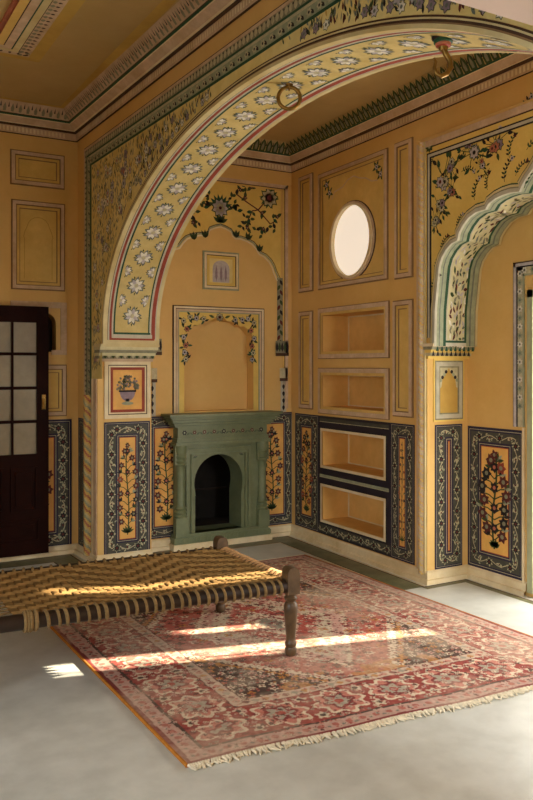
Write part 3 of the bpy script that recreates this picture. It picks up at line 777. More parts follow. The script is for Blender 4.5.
# cusped soffit and its bands
m = MB(SHELF)
def offs(pts, d):
    o = []
    for i, (u, v) in enumerate(pts):
        a = pts[max(0, i-1)]; b = pts[min(len(pts)-1, i+1)]; dx, dy = b[0]-a[0], b[1]-a[1]; q = math.hypot(dx, dy); o.append((u-dy/q*d, v+dx/q*d))
    return o
for h0, h1, mt in ((0, -.02, 'green_grey'), (-.02, -.03, 'flower_edge'), (-.03, -.06, 'green_grey'), (-.06, -.085, 'green_dark'), (-.085, -.095, 'grey_pale'), (-.095, -.255, 'khaki'), (-.255, -.275, 'green_dark'), (-.275, -.30, 'green_grey'), (-.30, -.315, 'flower_edge'), (-.315, -.35, 'green_grey'), (-.35, -.36, 'scroll_base'), (-.36, -.38, 'cream_dull')):
    m.side(cus_full, h0, h1, mt, closed=False)
for d0, d1, h, mt in ((0.0, .025, .02, 'grey_pale'), (.025, .035, .014, 'scroll_base'), (.035, .05, .014, 'cream_dull'), (.05, .06, .008, 'green_dark')):
    A = offs(cus_full, -d0); B = offs(cus_full, -d1)
    for i in range(len(A)-1): m.poly([A[i], A[i+1], B[i+1], B[i]], h, mt)
    m.side(B, 0, h, mt, closed=False); m.side(A, 0, h, mt, closed=False)
inn = offs(cus_full, .004)
for i in range(len(inn)-1):
    a, b = inn[i], inn[i+1]; L = math.dist(a, b); nn = max(1, int(L/.034))
    du, dv = (b[0]-a[0])/max(L, 1e-6), (b[1]-a[1])/max(L, 1e-6)
    for k in range(nn):
        for t in range(5):
            f = (k+R.random())/nn; u, v = a[0]+(b[0]-a[0])*f, a[1]+(b[1]-a[1])*f
            hh = -.118-.03*t-.008*R.random(); sz = R.uniform(.022, .036); an = R.random()*6.28
            m.face([m.p(u+du*sz*q*math.cos(an+w), v+dv*sz*q*math.cos(an+w), hh+sz*.6*q*math.sin(an+w)) for q, w in ((1, 0), (.45, 1), (.45, 2), (1, PI), (.45, 4.2), (.45, 5.2))], R.choice(['green_leaf', 'flower_edge', 'maroon', 'scroll_base', 'lilac', 'green_leaf', 'flower_white']))
c0 = cus[0]
for sgn in (0, 1):                                          # block at the springing, closed off by cross bands
    uu = c0[0]-.005 if not sgn else 2*ux-c0[0]+.005
    for z0, z1, mt in ((1.69, 1.715, 'grey_pale'), (1.715, 1.73, 'green_dark'), (2.005, 2.02, 'green_dark'), (2.02, 2.045, 'grey_pale')):
        m.face([m.p(uu, z0, -.08), m.p(uu, z1, -.08), m.p(uu, z1, -.27), m.p(uu, z0, -.27)], mt)
m.build('cusped_arch', wall_right, 'pale banded cusped arch with floral underside')

# recess behind the cusped arch: side pier, back wall, tall opening
yN = 4.38+ujn
m = MB()
m.rect(3.80, 0, 3.80, 0, 0, 'plaster_orange') if False else None
f = JAMB2; mj = MB(f); mj.rect(3.815, 0, 4.2, 3.15, 0, 'plaster_orange')
g = MB(lambda u, v, h: (u, yN+h, v)); g.rect(3.75, 0, 4.2, 3.15, 0, 'plaster_orange')
oy0, oy1, oz0, oz1 = yN+.35, 3.80, .03, 2.06
b = MB(RECESS); b.holed([(yN-.05, 0), (4.42, 0), (4.42, 3.15), (yN-.05, 3.15)], [[(oy0, oz0), (oy1, oz0), (oy1, oz1), (oy0, oz1)]], 0, 'plaster_orange')
b.side([(oy0, oz0), (oy1, oz0), (oy1, oz1), (oy0, oz1)], -.25, 0, 'cream')
tt = MB(); tt.rect(3.75, yN-.05, 4.25, 4.42, 3.15, 'plaster_orange')
allm = MB()
for part in (mj, g, b, tt):
    base = len(allm.V); allm.V += part.V
    for fc, k in zip(part.Fc, part.MI): allm.face([i+base for i in fc], part.mats[k])
wall_recess = allm.build('wall_recess', kind='structure', label='plain orange recess behind the cusped arch', cat='wall')
q = JAMB2.span(434.8, 425, 461.8, 565)
m, c = dado(JAMB2, q[0], q[1], q[2], q[3], .02, .07, .035, seed=51); m.build('dado_panel', wall_recess, 'navy dado panel with a thin orange centre on the archway pier')
q = RECESS.span(468.3, 425.7, 524, 581.5)
m, c = dado(RECESS, q[0], q[1], q[2], q[3], .032, .072, .034, seed=55, step=.085); plant(m, (c[0]+c[2])/2, c[1]+.03, c[3]-.03, (c[2]-c[0])*1.35, .0062, 12, 12)
m.build('dado_panel', wall_recess, 'wide navy dado panel with a bushy dark flowering plant')
m = MB(JAMB2); q = JAMB2.span(433, 359, 463.5, 420.5)
c = m.frame(*q, [(.012, .008, 'yellow'), (.01, .006, 'scroll_base'), (.03, .010, 'grey_pale'), (.01, .006, 'scroll_base')], ('plaster_mustard', .004))
w = c[2]-c[0]; cu = (c[0]+c[2])/2
for sg in (-1, 1):
    for k in range(4): m.disc(cu+sg*w*(.16+.1*k), c[3]-.03-.02*k, .014, .005, 'green_grey' if k % 2 else 'ink', 7)
    m.poly([(cu+sg*w*.5, c[3]), (cu, c[3]), (cu+sg*w*.12, c[3]-.04), (cu+sg*w*.36, c[3]-.08), (cu+sg*w*.42, c[3]-.14), (cu+sg*w*.5, c[3]-.15)], .0045, 'scroll_pale')
m.build('wall_panel', wall_recess, 'yellow painted panel in a grey frame on the archway pier')
m = MB()
for k, (mt, o) in enumerate((('yellow', .015), ('scroll_pale', .04), ('yellow', .055), ('scroll_base', .075), ('cream', .09))):
    m.box(3.815-o*.25, 4.38-o, 4.2, 4.4, 1.60+k*.022, 1.60+(k+1)*.022, mt)
for k in range(9):
    for (dz, hgt, mt) in ((1.622, .04, 'ink'), (1.656, .045, 'green_dark')):
        x = 3.82+k*.042+(.02 if dz > 1.63 else 0); y = 4.38-(.058 if dz < 1.63 else .079)
        m.face([m.raw((x-.014, y, dz)), m.raw((x+.014, y, dz)), m.raw((x, y-.003, dz+hgt))], mt)
m.build('pier_capital', wall_recess, 'green toothed capital under the cusped arch')
m = MB(RECESS)    # ornate frame round the opening
ya = RECESS.at(514, 300)[0]; za = RECESS.at(514, 263)[1]; yb = RECESS.at(525, 300)[0]
w = ya-yb
for d, ww, h, mt in ((0, .01, .010, 'brown_line'), (.01, .02, .016, 'lilac'), (.03, .008, .010, 'ink'), (.038, w-.05, .006, 'scroll_pale'), (w-.012, .012, .010, 'green_grey')):
    m.block(ya-d-ww, 1.135, ya-d, za-d, 0, h, mt); m.block(yN+.2, za-d-ww, ya-d, za-d, 0, h, mt)
for k in range(16): m.flower(ya-.03-(w-.05)/2-.006, za-.08-k*.06, .026, .008, ('flower_white', 'green_grey')[k % 2], 'flower_edge', 6, k)
for k in range(14): m.flower(ya-.1-k*.07, za-.06, .026, .008, ('flower_white', 'green_grey')[k % 2], 'flower_edge', 6, k)
m.block(yb-.005, .06, yb+.012, 1.13, 0, .016, 'cream')
m.build('opening_surround', wall_recess, 'grey floral frame round the tall opening in the recess')
m = MB(RECESS)
for (a0, a1, b0_, b1_) in ((oy1-.05, oy1, oz0, oz1), (oy0, oy0+.05, oz0, oz1), (oy0, oy1, oz1-.05, oz1)): m.box(a0, b0_, a1, b1_, -.10, .02, 'shutter_green')
dd = m.build('door_2', kind='structure', label='pale green door frame of the sunlit opening at the right edge', cat='door')

# ---- baseboards
def skirting(name, pts, label, hgt=.055):
    """pts: list of (x, y, nx, ny) with the outward direction at each corner (mitred)"""
    m = MB(); prof = [(.0, hgt+.012), (.006, hgt+.012), (.018, hgt), (.02, .034), (.036, .030), (.04, .0)]
    for i in range(len(pts)-1):
        a, b = pts[i], pts[i+1]
        for (o0, z0), (o1, z1) in zip(prof, prof[1:]):
            m.face([m.raw((p[0]+p[2]*o, p[1]+p[3]*o, z)) for p, o, z in ((a, o0, z0), (b, o0, z0), (b, o1, z1), (a, o1, z1))], 'cream')
    return m.build(name, kind='structure', label=label, cat='baseboard')
skirting('baseboard_left', [(-2.65, 6.58, 0, -1), (1.935, 6.58, -1, -1), (1.955, 6.08, -1, -1), (2.40, 6.08, 0, -1)], 'cream skirting below the far wall and arch pier', .06)
skirting('baseboard_back', [(2.30, 6.30, 0, -1), (3.86, 6.30, -1, -1), (3.82, 4.38, -1, -1), (4.20, 4.38, -1, -1), (4.20, 3.81, -1, 0)], 'cream stepped skirting round the alcove walls', .08)

# ---- cornices
def cornice(name, pts, prof, mts, label, leaves):
    m = MB()
    for i in range(len(pts)-1):
        a, b = pts[i], pts[i+1]
        for k, ((o0, z0), (o1, z1)) in enumerate(zip(prof, prof[1:])):
            m.face([m.raw((p[0]+p[2]*o, p[1]+p[3]*o, z)) for p, o, z in ((a, o0, z0), (b, o0, z0), (b, o1, z1), (a, o1, z1))], mts[k])
        L = math.hypot(b[0]-a[0], b[1]-a[1]); tx, ty = (b[0]-a[0])/L, (b[1]-a[1])/L
        na = (a[2]+b[2], a[3]+b[3]); 
        nx, ny = (ty, -tx) if ty*na[0]-tx*na[1] > 0 else (-ty, tx)
        (oA, zA), (oB, zB), st, m1, m2, (oD, zD0, zD1) = leaves
        n = int((L-2*oA)/st)
        s0 = oA+(L-2*oA-n*st)/2
        e = .004
        def Q(s, f, ex=e): o = oA+(oB-oA)*f; z = zA+(zB-zA)*f; return m.raw((a[0]+tx*s+nx*(o+ex), a[1]+ty*s+ny*(o+ex), z-ex*.6))
        for k in range(n):
            s = s0+(k+.5)*st
            m.face([Q(s+st*x, f) for x, f in ((-.42, .0), (.42, 0), (.47, .35), (.33, .72), (0, .98), (-.33, .72), (-.47, .35))], m1)
            m.face([Q(s+st*x, f, e*1.5) for x, f in ((-.16, .1), (.16, .1), (.22, .4), (0, .78), (-.22, .4))], m2)
            m.face([Q(s+st*(.5+x), f, e*1.2) for x, f in ((-.1, .45), (.1, .45), (0, .9))], 'ink')
            # dentils under the cornice
            for q in (.25, .75):
                sd = s-st/2+q*st
                P = lambda ds, z, o: m.raw((a[0]+tx*(sd+ds)+nx*o, a[1]+ty*(sd+ds)+ny*o, z))
                m.face([P(-st*.13, zD0, oD), P(st*.13, zD0, oD), P(st*.13, zD1, oD), P(-st*.13, zD1, oD)], 'cream')
    return m.build(name, kind='structure', label=label, cat='cornice')
prof = [(0, 3.415), (.012, 3.42), (.018, 3.475), (.03, 3.478), (.032, 3.49), (.045, 3.495), (.085, 3.53), (.09, 3.535), (.10, 3.545), (.10, 3.552), (.16, 3.628)]
mts = ['brown_line', 'pink_pale', 'brown_line', 'brown_line', 'cream', 'pink_pale', 'cream', 'green_dark', 'brown_line', 'pink_pale']
xa = lambda y: 1.95+.0206*(6.08-y)
cornice('trim_1', [(-2.65, 6.58, 0, -1), (1.935, 6.58, -1, -1), (xa(-1.3), -1.3, -1, 0)], prof, mts, 'pink and green leaf cornice of the main room',
        ((.10, 3.552), (.16, 3.628), .06, 'pink_pale', 'scroll_base', (.0205, 3.43, 3.465)))
prof = [(0, 3.33), (.010, 3.335), (.016, 3.392), (.026, 3.395), (.028, 3.41), (.03, 3.415), (.055, 3.46), (.058, 3.465), (.064, 3.475), (.13, 3.568)]
mts = ['brown_line', 'pink_pale', 'brown_line', 'brown_line', 'cream', 'pink_pale', 'cream', 'green_dark', 'plaster_ceiling']
sx = lambda y: 3.82+.02094*(y-4.38)
cornice('trim_2', [(2.30, 6.30, 0, -1), (3.86, 6.30, -1, -1), (sx(-1.3), -1.3, -1, 0)], prof, mts, 'pale cornice with dark green leaves round the alcove',
        ((.064, 3.475), (.13, 3.568), .065, 'green_leaf', 'scroll_base', (.0185, 3.345, 3.382)))

# ---- low white plaster ceiling over the near end of the room
m = MB(); m.box(-2.6, -1.35, 1.985, 1.737, 2.60, 2.8, 'plaster_white')
m.build('trim_3', kind='structure', label='pinkish white plaster ceiling edge in the upper right corner', cat='beam')

# ---- rear and side walls behind the camera, with tall window openings
m = MB(lambda u, v, h: (u, -1.35-h, v)); m.holed([(-2.7, 0), (4.1, 0), (4.1, ZM), (-2.7, ZM)], [[(2.25, .3), (3.7, .3), (3.7, 2.6), (2.25, 2.6)]], 0, 'plaster_orange')
m.build('wall_rear', kind='structure', label='rear wall behind the viewer with a wide window opening', cat='wall')
m = MB(lambda u, v, h: (-2.65-h, u, v)); m.holed([(-1.4, 0), (6.7, 0), (6.7, ZM), (-1.4, ZM)], [[(-.95, .28), (2.75, .28), (2.75, 2.25), (-.95, 2.25)]], 0, 'plaster_orange')
m.build('wall_side', kind='structure', label='side wall of the main room left of the viewer with a wide window', cat='wall')
# unseen screen added outside; its gaps shape the low sun into streaks
slit = lambda y, z0, z1, w: [(y-w/2, z0), (y+w/2, z0), (y+w/2, z1), (y-w/2, z1)]
m = MB(lambda u, v, h: (5.4+h, u, v))
m.holed([(-3, -.1), (8, -.1), (8, 5), (-3, 5)], [slit(2.965, .70, 1.70, .12), slit(2.87, .98, 1.62, .022), slit(3.33, .94, 1.08, .085)], 0, 'plaster_white')
m.build('sun_slit_screen', kind='structure', label='unseen screen added beyond the sunlit opening to shape the sun', cat='wall')

# ================================================================== THINGS
# ---- door leaf folded against the far wall
DP = PL((0, 6.50), 90, -1)
dx1 = DP.at(48, 400)[0]; dz1 = DP.at(48, 307)[1]; dzb = .045; dx0 = dx1-.66
px11 = DP.at(12, 400)[0]; zr = [DP.at(25, y)[1] for y in (321, 354, 388, 421.5, 455.5)]
st = .105
m = MB(DP)
gx = [(dx0+st, DP.at(10.8, 400)[0]), (DP.at(13, 400)[0], DP.at(36.3, 400)[0])]
hl = []
for r0, r1 in zip(zr, zr[1:]):
    for a, b_ in gx: hl.append([(a, r1+.012), (b_, r1+.012), (b_, r0-.012), (a, r0-.012)])
outl = [(dx0, dzb), (dx1, dzb), (dx1, dz1), (dx0, dz1)]
m.holed(outl, hl, .022, 'door_wood'); m.side(outl, -.022, .022, 'door_wood'); m.poly(outl, -.022, 'door_wood')
for h_ in hl: m.side(h_, -.0, .022, 'door_wood')
lo0, lo1 = dzb+.04, zr[-1]-.04
door = m.build('door_1', kind='structure', label='dark brown glazed door leaf folded against the far wall', cat='door')
m = MB(DP)
for h_ in hl: m.poly(h_, .004, 'pane_glass')
m.build('glazing', door, 'cloudy grey panes')
for (a, b_, c_, d_) in ((dx0+.09, lo1-.40, (dx0+dx1)/2-.02, lo1-.05), ((dx0+dx1)/2+.03, lo1-.40, dx1-.09, lo1-.05), (dx0+.07, lo0+.06, dx1-.07, lo0+.24)):
    m = MB(DP); e = m.frame(a, b_, c_, d_, [(.018, .036, 'door_wood'), (.02, .024, 'door_wood'), (.012, .034, 'door_wood')], ('door_wood', .03))
    w, h_ = e[2]-e[0], e[3]-e[1]; cu, cv = (e[0]+e[2])/2, (e[1]+e[3])/2
    for k in range(7):
        if w < h_: m.leaf(cu, e[1]+h_*(k+.3)/8, PI/2+(.7 if k % 2 else -.7), .05, .03, .037, 'door_wood')
        else: m.leaf(e[0]+w*(k+.4)/7, cv, .5 if k % 2 else -.5, .06, .035, .037, 'door_wood')
    m.build('carved_panel', door)
m = MB(DP); u, v = DP.at(43, 402); m.box(u-.015, v-.06, u+.015, v+.06, .022, .03, 'brass'); m.tube([DP(u, v+.03, .03), DP(u, v+.03, .06), DP(u, v-.05, .065), DP(u, v-.06, .03)], .006, 'brass')
m.build('door_handle', door, 'small iron handle')

# ---- fireplace
fire = empty('fireplace', (3.108, 6.28, 0), 'green painted fireplace with moulded mantel and round arched opening', 'fireplace')
FP = BACK
fc_ = 3.108; bw = .46
m = MB(FP); m.box(fc_-bw-.015, .0, fc_+bw+.015, .05, 0, .125, 'cream'); m.build('hearth_slab', fire, 'pale hearth slab')
m = MB(FP); m.box(fc_-bw, .05, fc_+bw, .105, 0, .11, 'mantel_green'); m.box(fc_-bw+.012, .105, fc_+bw-.012, .13, 0, .10, 'mantel_green')
for k in range(26): m.box(fc_-bw+.02+k*.0355, .058, fc_-bw+.04+k*.0355, .096, .1, .114, 'mantel_green')
m.build('base_plinth', fire, bevel=.004)
orad, ocx = .222, 3.075
zs = .55
op = [(ocx-orad, .13), (ocx+orad, .13), (ocx+orad, .44), (ocx+orad+.012, zs-.02)]+[(ocx+(orad+.012)*math.cos(PI*k/20), zs+(orad+.015)*math.sin(PI*k/20)) for k in range(21)]+[(ocx-orad-.012, zs-.02), (ocx-orad, .44)]
m = MB(FP)
bo = [(fc_-bw+.03, .13), (fc_+bw-.03, .13), (fc_+bw-.03, .88), (fc_-bw+.03, .88)]
m.holed(bo, [op], .07, 'mantel_green'); m.side(bo, 0, .07, 'mantel_green'); m.side(op, -.16, .07, 'mantel_green')
# raised rectangle round the arch
e = (ocx-.31, .13, ocx+.31, .845)
for w, h in ((.025, .088), (.018, .078), (.014, .092)):
    for pts in ([(e[0], .13), (e[0]+w, .13), (e[0]+w, e[3]-w), (e[0], e[3])], [(e[2]-w, .13), (e[2], .13), (e[2], e[3]), (e[2]-w, e[3]-w)], [(e[0], e[3]), (e[0]+w, e[3]-w), (e[2]-w, e[3]-w), (e[2], e[3])]): m.slab(pts, .07, h, 'mantel_green')
    e = (e[0]+w, .13, e[2]-w, e[3]-w)
for k in range(len(op)-1):
    pass
rim = [(ocx+(u-ocx)*1.1, .13+(v-.13)*1.045) for u, v in op[2:]]
for k in range(2, len(op)-1):
    a0_, a1_ = op[k], op[k+1]; b0_, b1_ = rim[k-2], rim[k-1]
    m.poly([a0_, a1_, b1_, b0_], .08, 'mantel_green')
for sg in (-1, 1):
    for k in range(5): m.leaf(ocx+sg*.2, .785, PI/2+sg*(k-2)*.6-sg*.8, .05, .022, .073, 'violet' if k % 2 else 'mantel_green_dark')
m.build('arched_surround', fire, bevel=0)
m = MB(FP); fh = [(fb0, .1), (fb1, .1), (fb1, .85), (fb0, .85)]
m.side([(fb0-.1, .13), (fb1+.1, .13), (fb1+.1, .95), (fb0-.1, .95)], -.46, -.16, 'dark_brown'); m.poly([(fb0-.1, .13), (fb1+.1, .13), (fb1+.1, .95), (fb0-.1, .95)], -.46, 'soot')
m.holed([(fb0-.1, .13), (fb1+.1, .13), (fb1+.1, .95), (fb0-.1, .95)], [op], -.16, 'soot'); m.box(fb0-.05, .40, fb1+.05, .415, -.455, -.44, 'dark_brown')
m.build('firebox', fire, 'sooty black firebox')
for sg in (-1, 1):
    cx_ = fc_+sg*(bw-.065); cy_ = BACK(0, 0, .075)[1]
    m = MB(FP); m.box(cx_-.055, .13, cx_+.055, .27, .06, .118, 'mantel_green'); m.box(cx_-.058, .72, cx_+.058, .88, .06, .098, 'mantel_green')
    pr = [(.052, .27), (.056, .285), (.046, .30), (.054, .315), (.043, .335), (.053, .35), (.04, .37), (.038, .40), (.037, .62), (.040, .70), (.050, .715), (.042, .73), (.054, .745), (.044, .765), (.055, .785), (.046, .80), (.056, .84), (.056, .88)]
    m.lathe(cx_, cy_, pr, 'mantel_green', 20)
    m.build('column', fire, smooth=True)
m = MB(FP)
m.box(fc_-bw+.005, .88, fc_+bw-.005, .905, 0, .13, 'mantel_green'); m.box(fc_-bw+.02, .905, fc_+bw-.02, .94, 0, .115, 'mantel_green')
m.box(fc_-bw+.03, .94, fc_+bw-.03, 1.035, 0, .105, 'mantel_green')
for k in range(9):
    u = fc_-bw+.09+k*(2*bw-.18)/8; v = .987
    m.flower(u, v, .024 if k % 4 == 0 else .02, .1065, 'ink' if k % 4 == 0 else 'maroon', 'green_grey', 6, k)
    if k < 8:
        for s_ in (-1, 1): m.leaf(u+.05, v, s_*.6+(PI if s_ > 0 else 0), .04, .016, .106, 'mantel_green_dark')
m.build('frieze', fire, 'frieze painted with dark flowers')
m = MB(FP)
for i, (z0, z1, o, h) in enumerate(((1.032, 1.046, .006, .122), (1.046, 1.052, -.006, .108), (1.052, 1.070, .022, .142), (1.070, 1.076, .008, .126), (1.076, 1.096, .046, .165), (1.096, 1.102, .030, .150), (1.102, 1.118, .066, .185), (1.118, 1.124, .052, .172), (1.124, 1.147, .084, .203))):
    m.box(fc_-bw-o+.005, z0, fc_+bw+o-.005, z1, 0, h, 'mantel_green')
m.build('mantel_shelf', fire, bevel=.004)

# ---- iron ring and hook on the arch soffit
zso = lambda y: ARC['zc']+ARC['b']*math.sqrt(1-((y-ARC['c'])/ARC['a'])**2)
ring = empty('hanging_ring', (2.2, 3.615, zso(3.615)), 'brass ring hanging from the crown of the great arch', 'ring')
m = MB(); zt = zso(3.615); zc_ = 2.967; rr = .058
t_ = (RT[0], RT[1])
m.tube([(2.2+t_[0]*rr*math.cos(2*PI*k/32), 3.615+t_[1]*rr*math.cos(2*PI*k/32), zc_+rr*math.sin(2*PI*k/32)) for k in range(33)], .0105, 'brass', 10, caps=False)
m.build('ring', ring, smooth=True)
m = MB(); m.tube([(2.2, 3.615, zt-.004), (2.2, 3.615, zc_+rr+.012)], .008, 'brass'); m.lathe(2.2, 3.615, [(.022, zt-.004), (.02, zt-.012), (.006, zt-.016)], 'brass', 14)
tq = [(2.2+FW[0]*.018*math.sin(2*PI*k/16), 3.615+FW[1]*.018*math.sin(2*PI*k/16), zc_+rr+.0-.0+.016*math.cos(2*PI*k/16)) for k in range(17)]
m.tube(tq, .005, 'brass', 8, caps=False); m.build('eye_bolt', ring, smooth=True)
hx, hy = 2.2, 2.43; hz = zso(hy)
hook = empty('ceiling_hook', (hx, hy, hz), 'brass hook on a dark rosette near the right end of the arch', 'hook')
m = MB(); m.lathe(hx, hy, [(.046, hz+.01), (.046, hz-.008), (.038, hz-.012), (.038, hz-.024), (.032, hz-.028), (.03, hz-.038), (.02, hz-.042), (.016, hz-.055)], ['ink', 'ink', 'green_dark', 'green_dark', 'rose', 'red_brown', 'brass'], 18)
m.build('rosette', hook, 'dark green and red rosette', smooth=True)
m = MB(); sc_ = 3.2/800
hk = [(443.5, 50), (446, 56), (450, 63), (450.5, 70), (447, 76), (441.5, 78.5), (436.5, 76), (434.5, 70), (436, 64), (434, 60)]
m.tube([(hx+RT[0]*(x-443.3)*sc_, hy+RT[1]*(x-443.3)*sc_, hz-.045-(y-50)*sc_*.98) for x, y in hk], [.011, .012, .012, .012, .011, .010, .009, .008, .007, .004], 'brass', 10)
m.build('hook', hook, smooth=True)

# ---- rug
def vnoise(x, y, s, seed):
    g = np.random.RandomState(seed).rand(256, 256); x = x/s; y = y/s
    xi = np.floor(x).astype(int); yi = np.floor(y).astype(int); fx = x-xi; fy = y-yi; fx = fx*fx*(3-2*fx); fy = fy*fy*(3-2*fy)
    G = lambda a, b: g[a % 256, b % 256]
    return (G(xi, yi)*(1-fx)+G(xi+1, yi)*fx)*(1-fy)+(G(xi, yi+1)*(1-fx)+G(xi+1, yi+1)*fx)*fy
RW, RL = 2.29, 2.78
def rug_color(s, t):
    L_ = lambda h: np.array(lin(h)[:3])
    RED, ROSE, CREAM, DARK, ORG, GREY, MAR, PINK = map(L_, ('#a04c40', '#b87464', '#cdbba0', '#503e34', '#b27a3c', '#8f8a7a', '#7e3a36', '#bd9485'))
    col = np.zeros(s.shape+(3,)); ds = np.minimum(s, RW-s); dt = np.minimum(t, RL-t); e = np.minimum(ds, dt)
    q = np.where(dt < ds, s-RW/2, t-RL/2)
    wob = (vnoise(s, t, .05, 1)-.5)*.012; e = e+wob*.6
    def put(mask, c): col[mask] = c
    put(e >= -1, PINK)
    put(e < .025, MAR)
    g1 = (e >= .025) & (e < .10); put(g1, PINK*.8+GREY*.2)
    ph = np.mod(q, .07)-.035; put(g1 & (np.hypot(ph, e-.0625) < .016), ROSE*.6+MAR*.4); put(g1 & (np.hypot(np.abs(ph)-.035, e-.05) < .008), GREY*.7)
    put((e >= .10) & (e < .115), DARK)
    b = (e >= .115) & (e < .40); put(b, RED*.55+MAR*.45)
    P = .30; x = np.mod(q+P/2, P)-P/2; y = e-.26; r = np.hypot(x, y); th = np.arctan2(y, x)
    sc = .112+.016*np.cos(8*th)
    put(b & (r < sc), ROSE); put(b & (np.abs(r-sc) < .011), CREAM); put(b & (r < .075+.012*np.cos(6*th)), MAR); put(b & (r < .055+.014*np.cos(6*th)), GREY*.8+CREAM*.2); put(b & (r < .022), RED)
    x2 = np.mod(q, P)-P/2
    for yy in (.165, .355):
        put(b & (np.hypot(x2, e-yy) < .03+.008*np.cos(5*np.arctan2(e-yy, x2))), CREAM*.9); put(b & (np.hypot(x2, e-yy) < .014), DARK)
    g2 = (e >= .40) & (e < .475); put(g2, CREAM*.6+PINK*.3); k = np.mod(np.floor(q/.05), 4); dd_ = np.abs(np.mod(q, .05)-.025)+np.abs(e-.4375)
    for kk, cc in ((0, ORG), (1, ROSE), (2, MAR), (3, GREY)): put(g2 & (dd_ < .021) & (k == kk), cc*.8+CREAM*.15)
    put((e >= .40) & (e < .406), DARK*.6+MAR*.4); put((e >= .469) & (e < .475), DARK*.6+MAR*.4)
    f = e >= .475; X = s-RW/2; Y = t-RL/2; hw, hl_ = RW/2-.475, RL/2-.475
    put(f, RED*.6+ROSE*.4)
    stp = np.round(np.abs(Y)/.03)*.03
    u = np.abs(X)/hw*.95+stp/hl_*1.0
    sp = f & (u > 1.22); put(sp, DARK); put(f & (np.abs(u-1.22) < .035), CREAM); put(f & (np.abs(u-1.30) < .02), ORG)
    md = np.abs(X)/.50+stp/.78
    put(f & (md < 1.03), CREAM*.95); put(f & (md < .97), PINK); put(f & (md < .82), CREAM*.85); put(f & (md < .62), ROSE); put(f & (md < .58), RED); put(f & (md < .36), CREAM); put(f & (md < .16), GREY*.7)
    ro = np.hypot(X, Y*.9); put(f & (np.abs(ro-.11) < .012), MAR)
    # scattered flowers
    rs = np.random.RandomState(9)
    for cs, pal, zone, pr in ((.055, (CREAM, GREY, PINK, ORG, CREAM), sp, .95), (.075, (CREAM, MAR, DARK, GREY, PINK, ORG, CREAM), f & ~sp, .8), (.045, (DARK, MAR, CREAM), f & ~sp, .45), (.04, (DARK, CREAM, MAR, PINK), b, .5), (.028, (MAR, CREAM*.8, DARK, ROSE, GREY, RED), e > .03, .33), (.022, (ROSE, PINK, MAR, CREAM*.8), e > .03, .2)):
        N = int(3.2/cs)+2; jx = rs.rand(N, N)*.5-.25; jy = rs.rand(N, N)*.5-.25; ci = rs.randint(0, len(pal), (N, N)); on = rs.rand(N, N) < pr; rot = rs.rand(N, N)*6.28; npet = rs.randint(4, 8, (N, N))
        iy = np.floor(t/cs).astype(int); ix = np.floor((s+.5*cs*(iy % 2))/cs).astype(int)
        lx = (s+.5*cs*(iy % 2))/cs-ix-.5-jx[ix, iy]*.5; ly = t/cs-iy-.5-jy[ix, iy]*.5
        rr_ = np.hypot(lx, ly); tt_ = np.arctan2(ly, lx)
        mk = zone & on[ix, iy] & (rr_ < .30+.11*np.cos(npet[ix, iy]*tt_+rot[ix, iy]))
        col[mk] = np.array(pal)[ci[ix, iy]][mk]
        mk2 = mk & (rr_ < .13); col[mk2] = (MAR*.7+DARK*.3)
    # orange wear along the guard near the middle of each end
    w = vnoise(s, t, .16, 4)*.6+vnoise(s, t, .05, 5)*.4
    o2 = (dt > .47) & (dt < .60) & (np.abs(X) < .45) & (w > .52); col[o2] = col[o2]*.35+ORG*.65
    fade = vnoise(s, t, .35, 6)*.55+vnoise(s, t, .11, 7)*.3+vnoise(s, t, .02, 8)*.15
    a = np.clip((fade-.38)*1.4, 0, .42)[..., None]; col = col*(1-a)+(CREAM*.8+PINK*.2)*a
    col *= (.86+.28*vnoise(s, t, .012, 10))[..., None]
    return np.clip(col, 0, 1)
RC = [(1.262, 2.832), (3.575, 2.66), (3.50, 5.51), (1.225, 5.52)]
def rug_pt(a, b):
    return tuple(RC[0][i]*(1-a)*(1-b)+RC[1][i]*a*(1-b)+RC[2][i]*a*b+RC[3][i]*(1-a)*b for i in (0, 1))
rug = empty('rug', (*rug_pt(.5, .5), 0), 'faded red patterned oriental rug under the rope bed', 'rug')
def grid_obj(name, parent, nx, ny, fn, colfn, material, label=None):
    A, B = np.meshgrid(np.linspace(0, 1, nx), np.linspace(0, 1, ny)); V = fn(A, B).reshape(-1, 3); Cc = colfn(A, B).reshape(-1, 3)
    i = np.arange(nx*ny).reshape(ny, nx); Fq = np.stack([i[:-1, :-1], i[:-1, 1:], i[1:, 1:], i[1:, :-1]], -1).reshape(-1, 4)
    me = bpy.data.meshes.new(name); me.from_pydata(V.tolist(), [], Fq.tolist()); me.materials.append(MATS[material])
    at = me.color_attributes.new('pattern', 'FLOAT_COLOR', 'POINT'); at.data.foreach_set('color', np.c_[Cc, np.ones(len(Cc))].astype(np.float32).ravel())
    me.polygons.foreach_set('use_smooth', [True]*len(Fq)); me.update()
    o = bpy.data.objects.new(name, me); COL.objects.link(o); o.parent = parent; o.matrix_parent_inverse = parent.matrix_basis.inverted()
    if label: o['label'] = label
    return o
def rug_xyz(A, B):
    x = RC[0][0]*(1-A)*(1-B)+RC[1][0]*A*(1-B)+RC[2][0]*A*B+RC[3][0]*(1-A)*B
    y = RC[0][1]*(1-A)*(1-B)+RC[1][1]*A*(1-B)+RC[2][1]*A*B+RC[3][1]*(1-A)*B
    y = y+.006*np.sin(x*9)*(1-B); z = .012+.003*vnoise(x, y, .3, 3)
    ed = np.minimum(np.minimum(A, 1-A)*RW, np.minimum(B, 1-B)*RL); z = np.where(ed < .004, .001, z)
    return np.stack([x, y, z], -1)
grid_obj('pile', rug, 470, 560, rug_xyz, lambda A, B: rug_color(A*RW, B*RL), 'rug_wool', 'faded red pile with medallion and flower border')
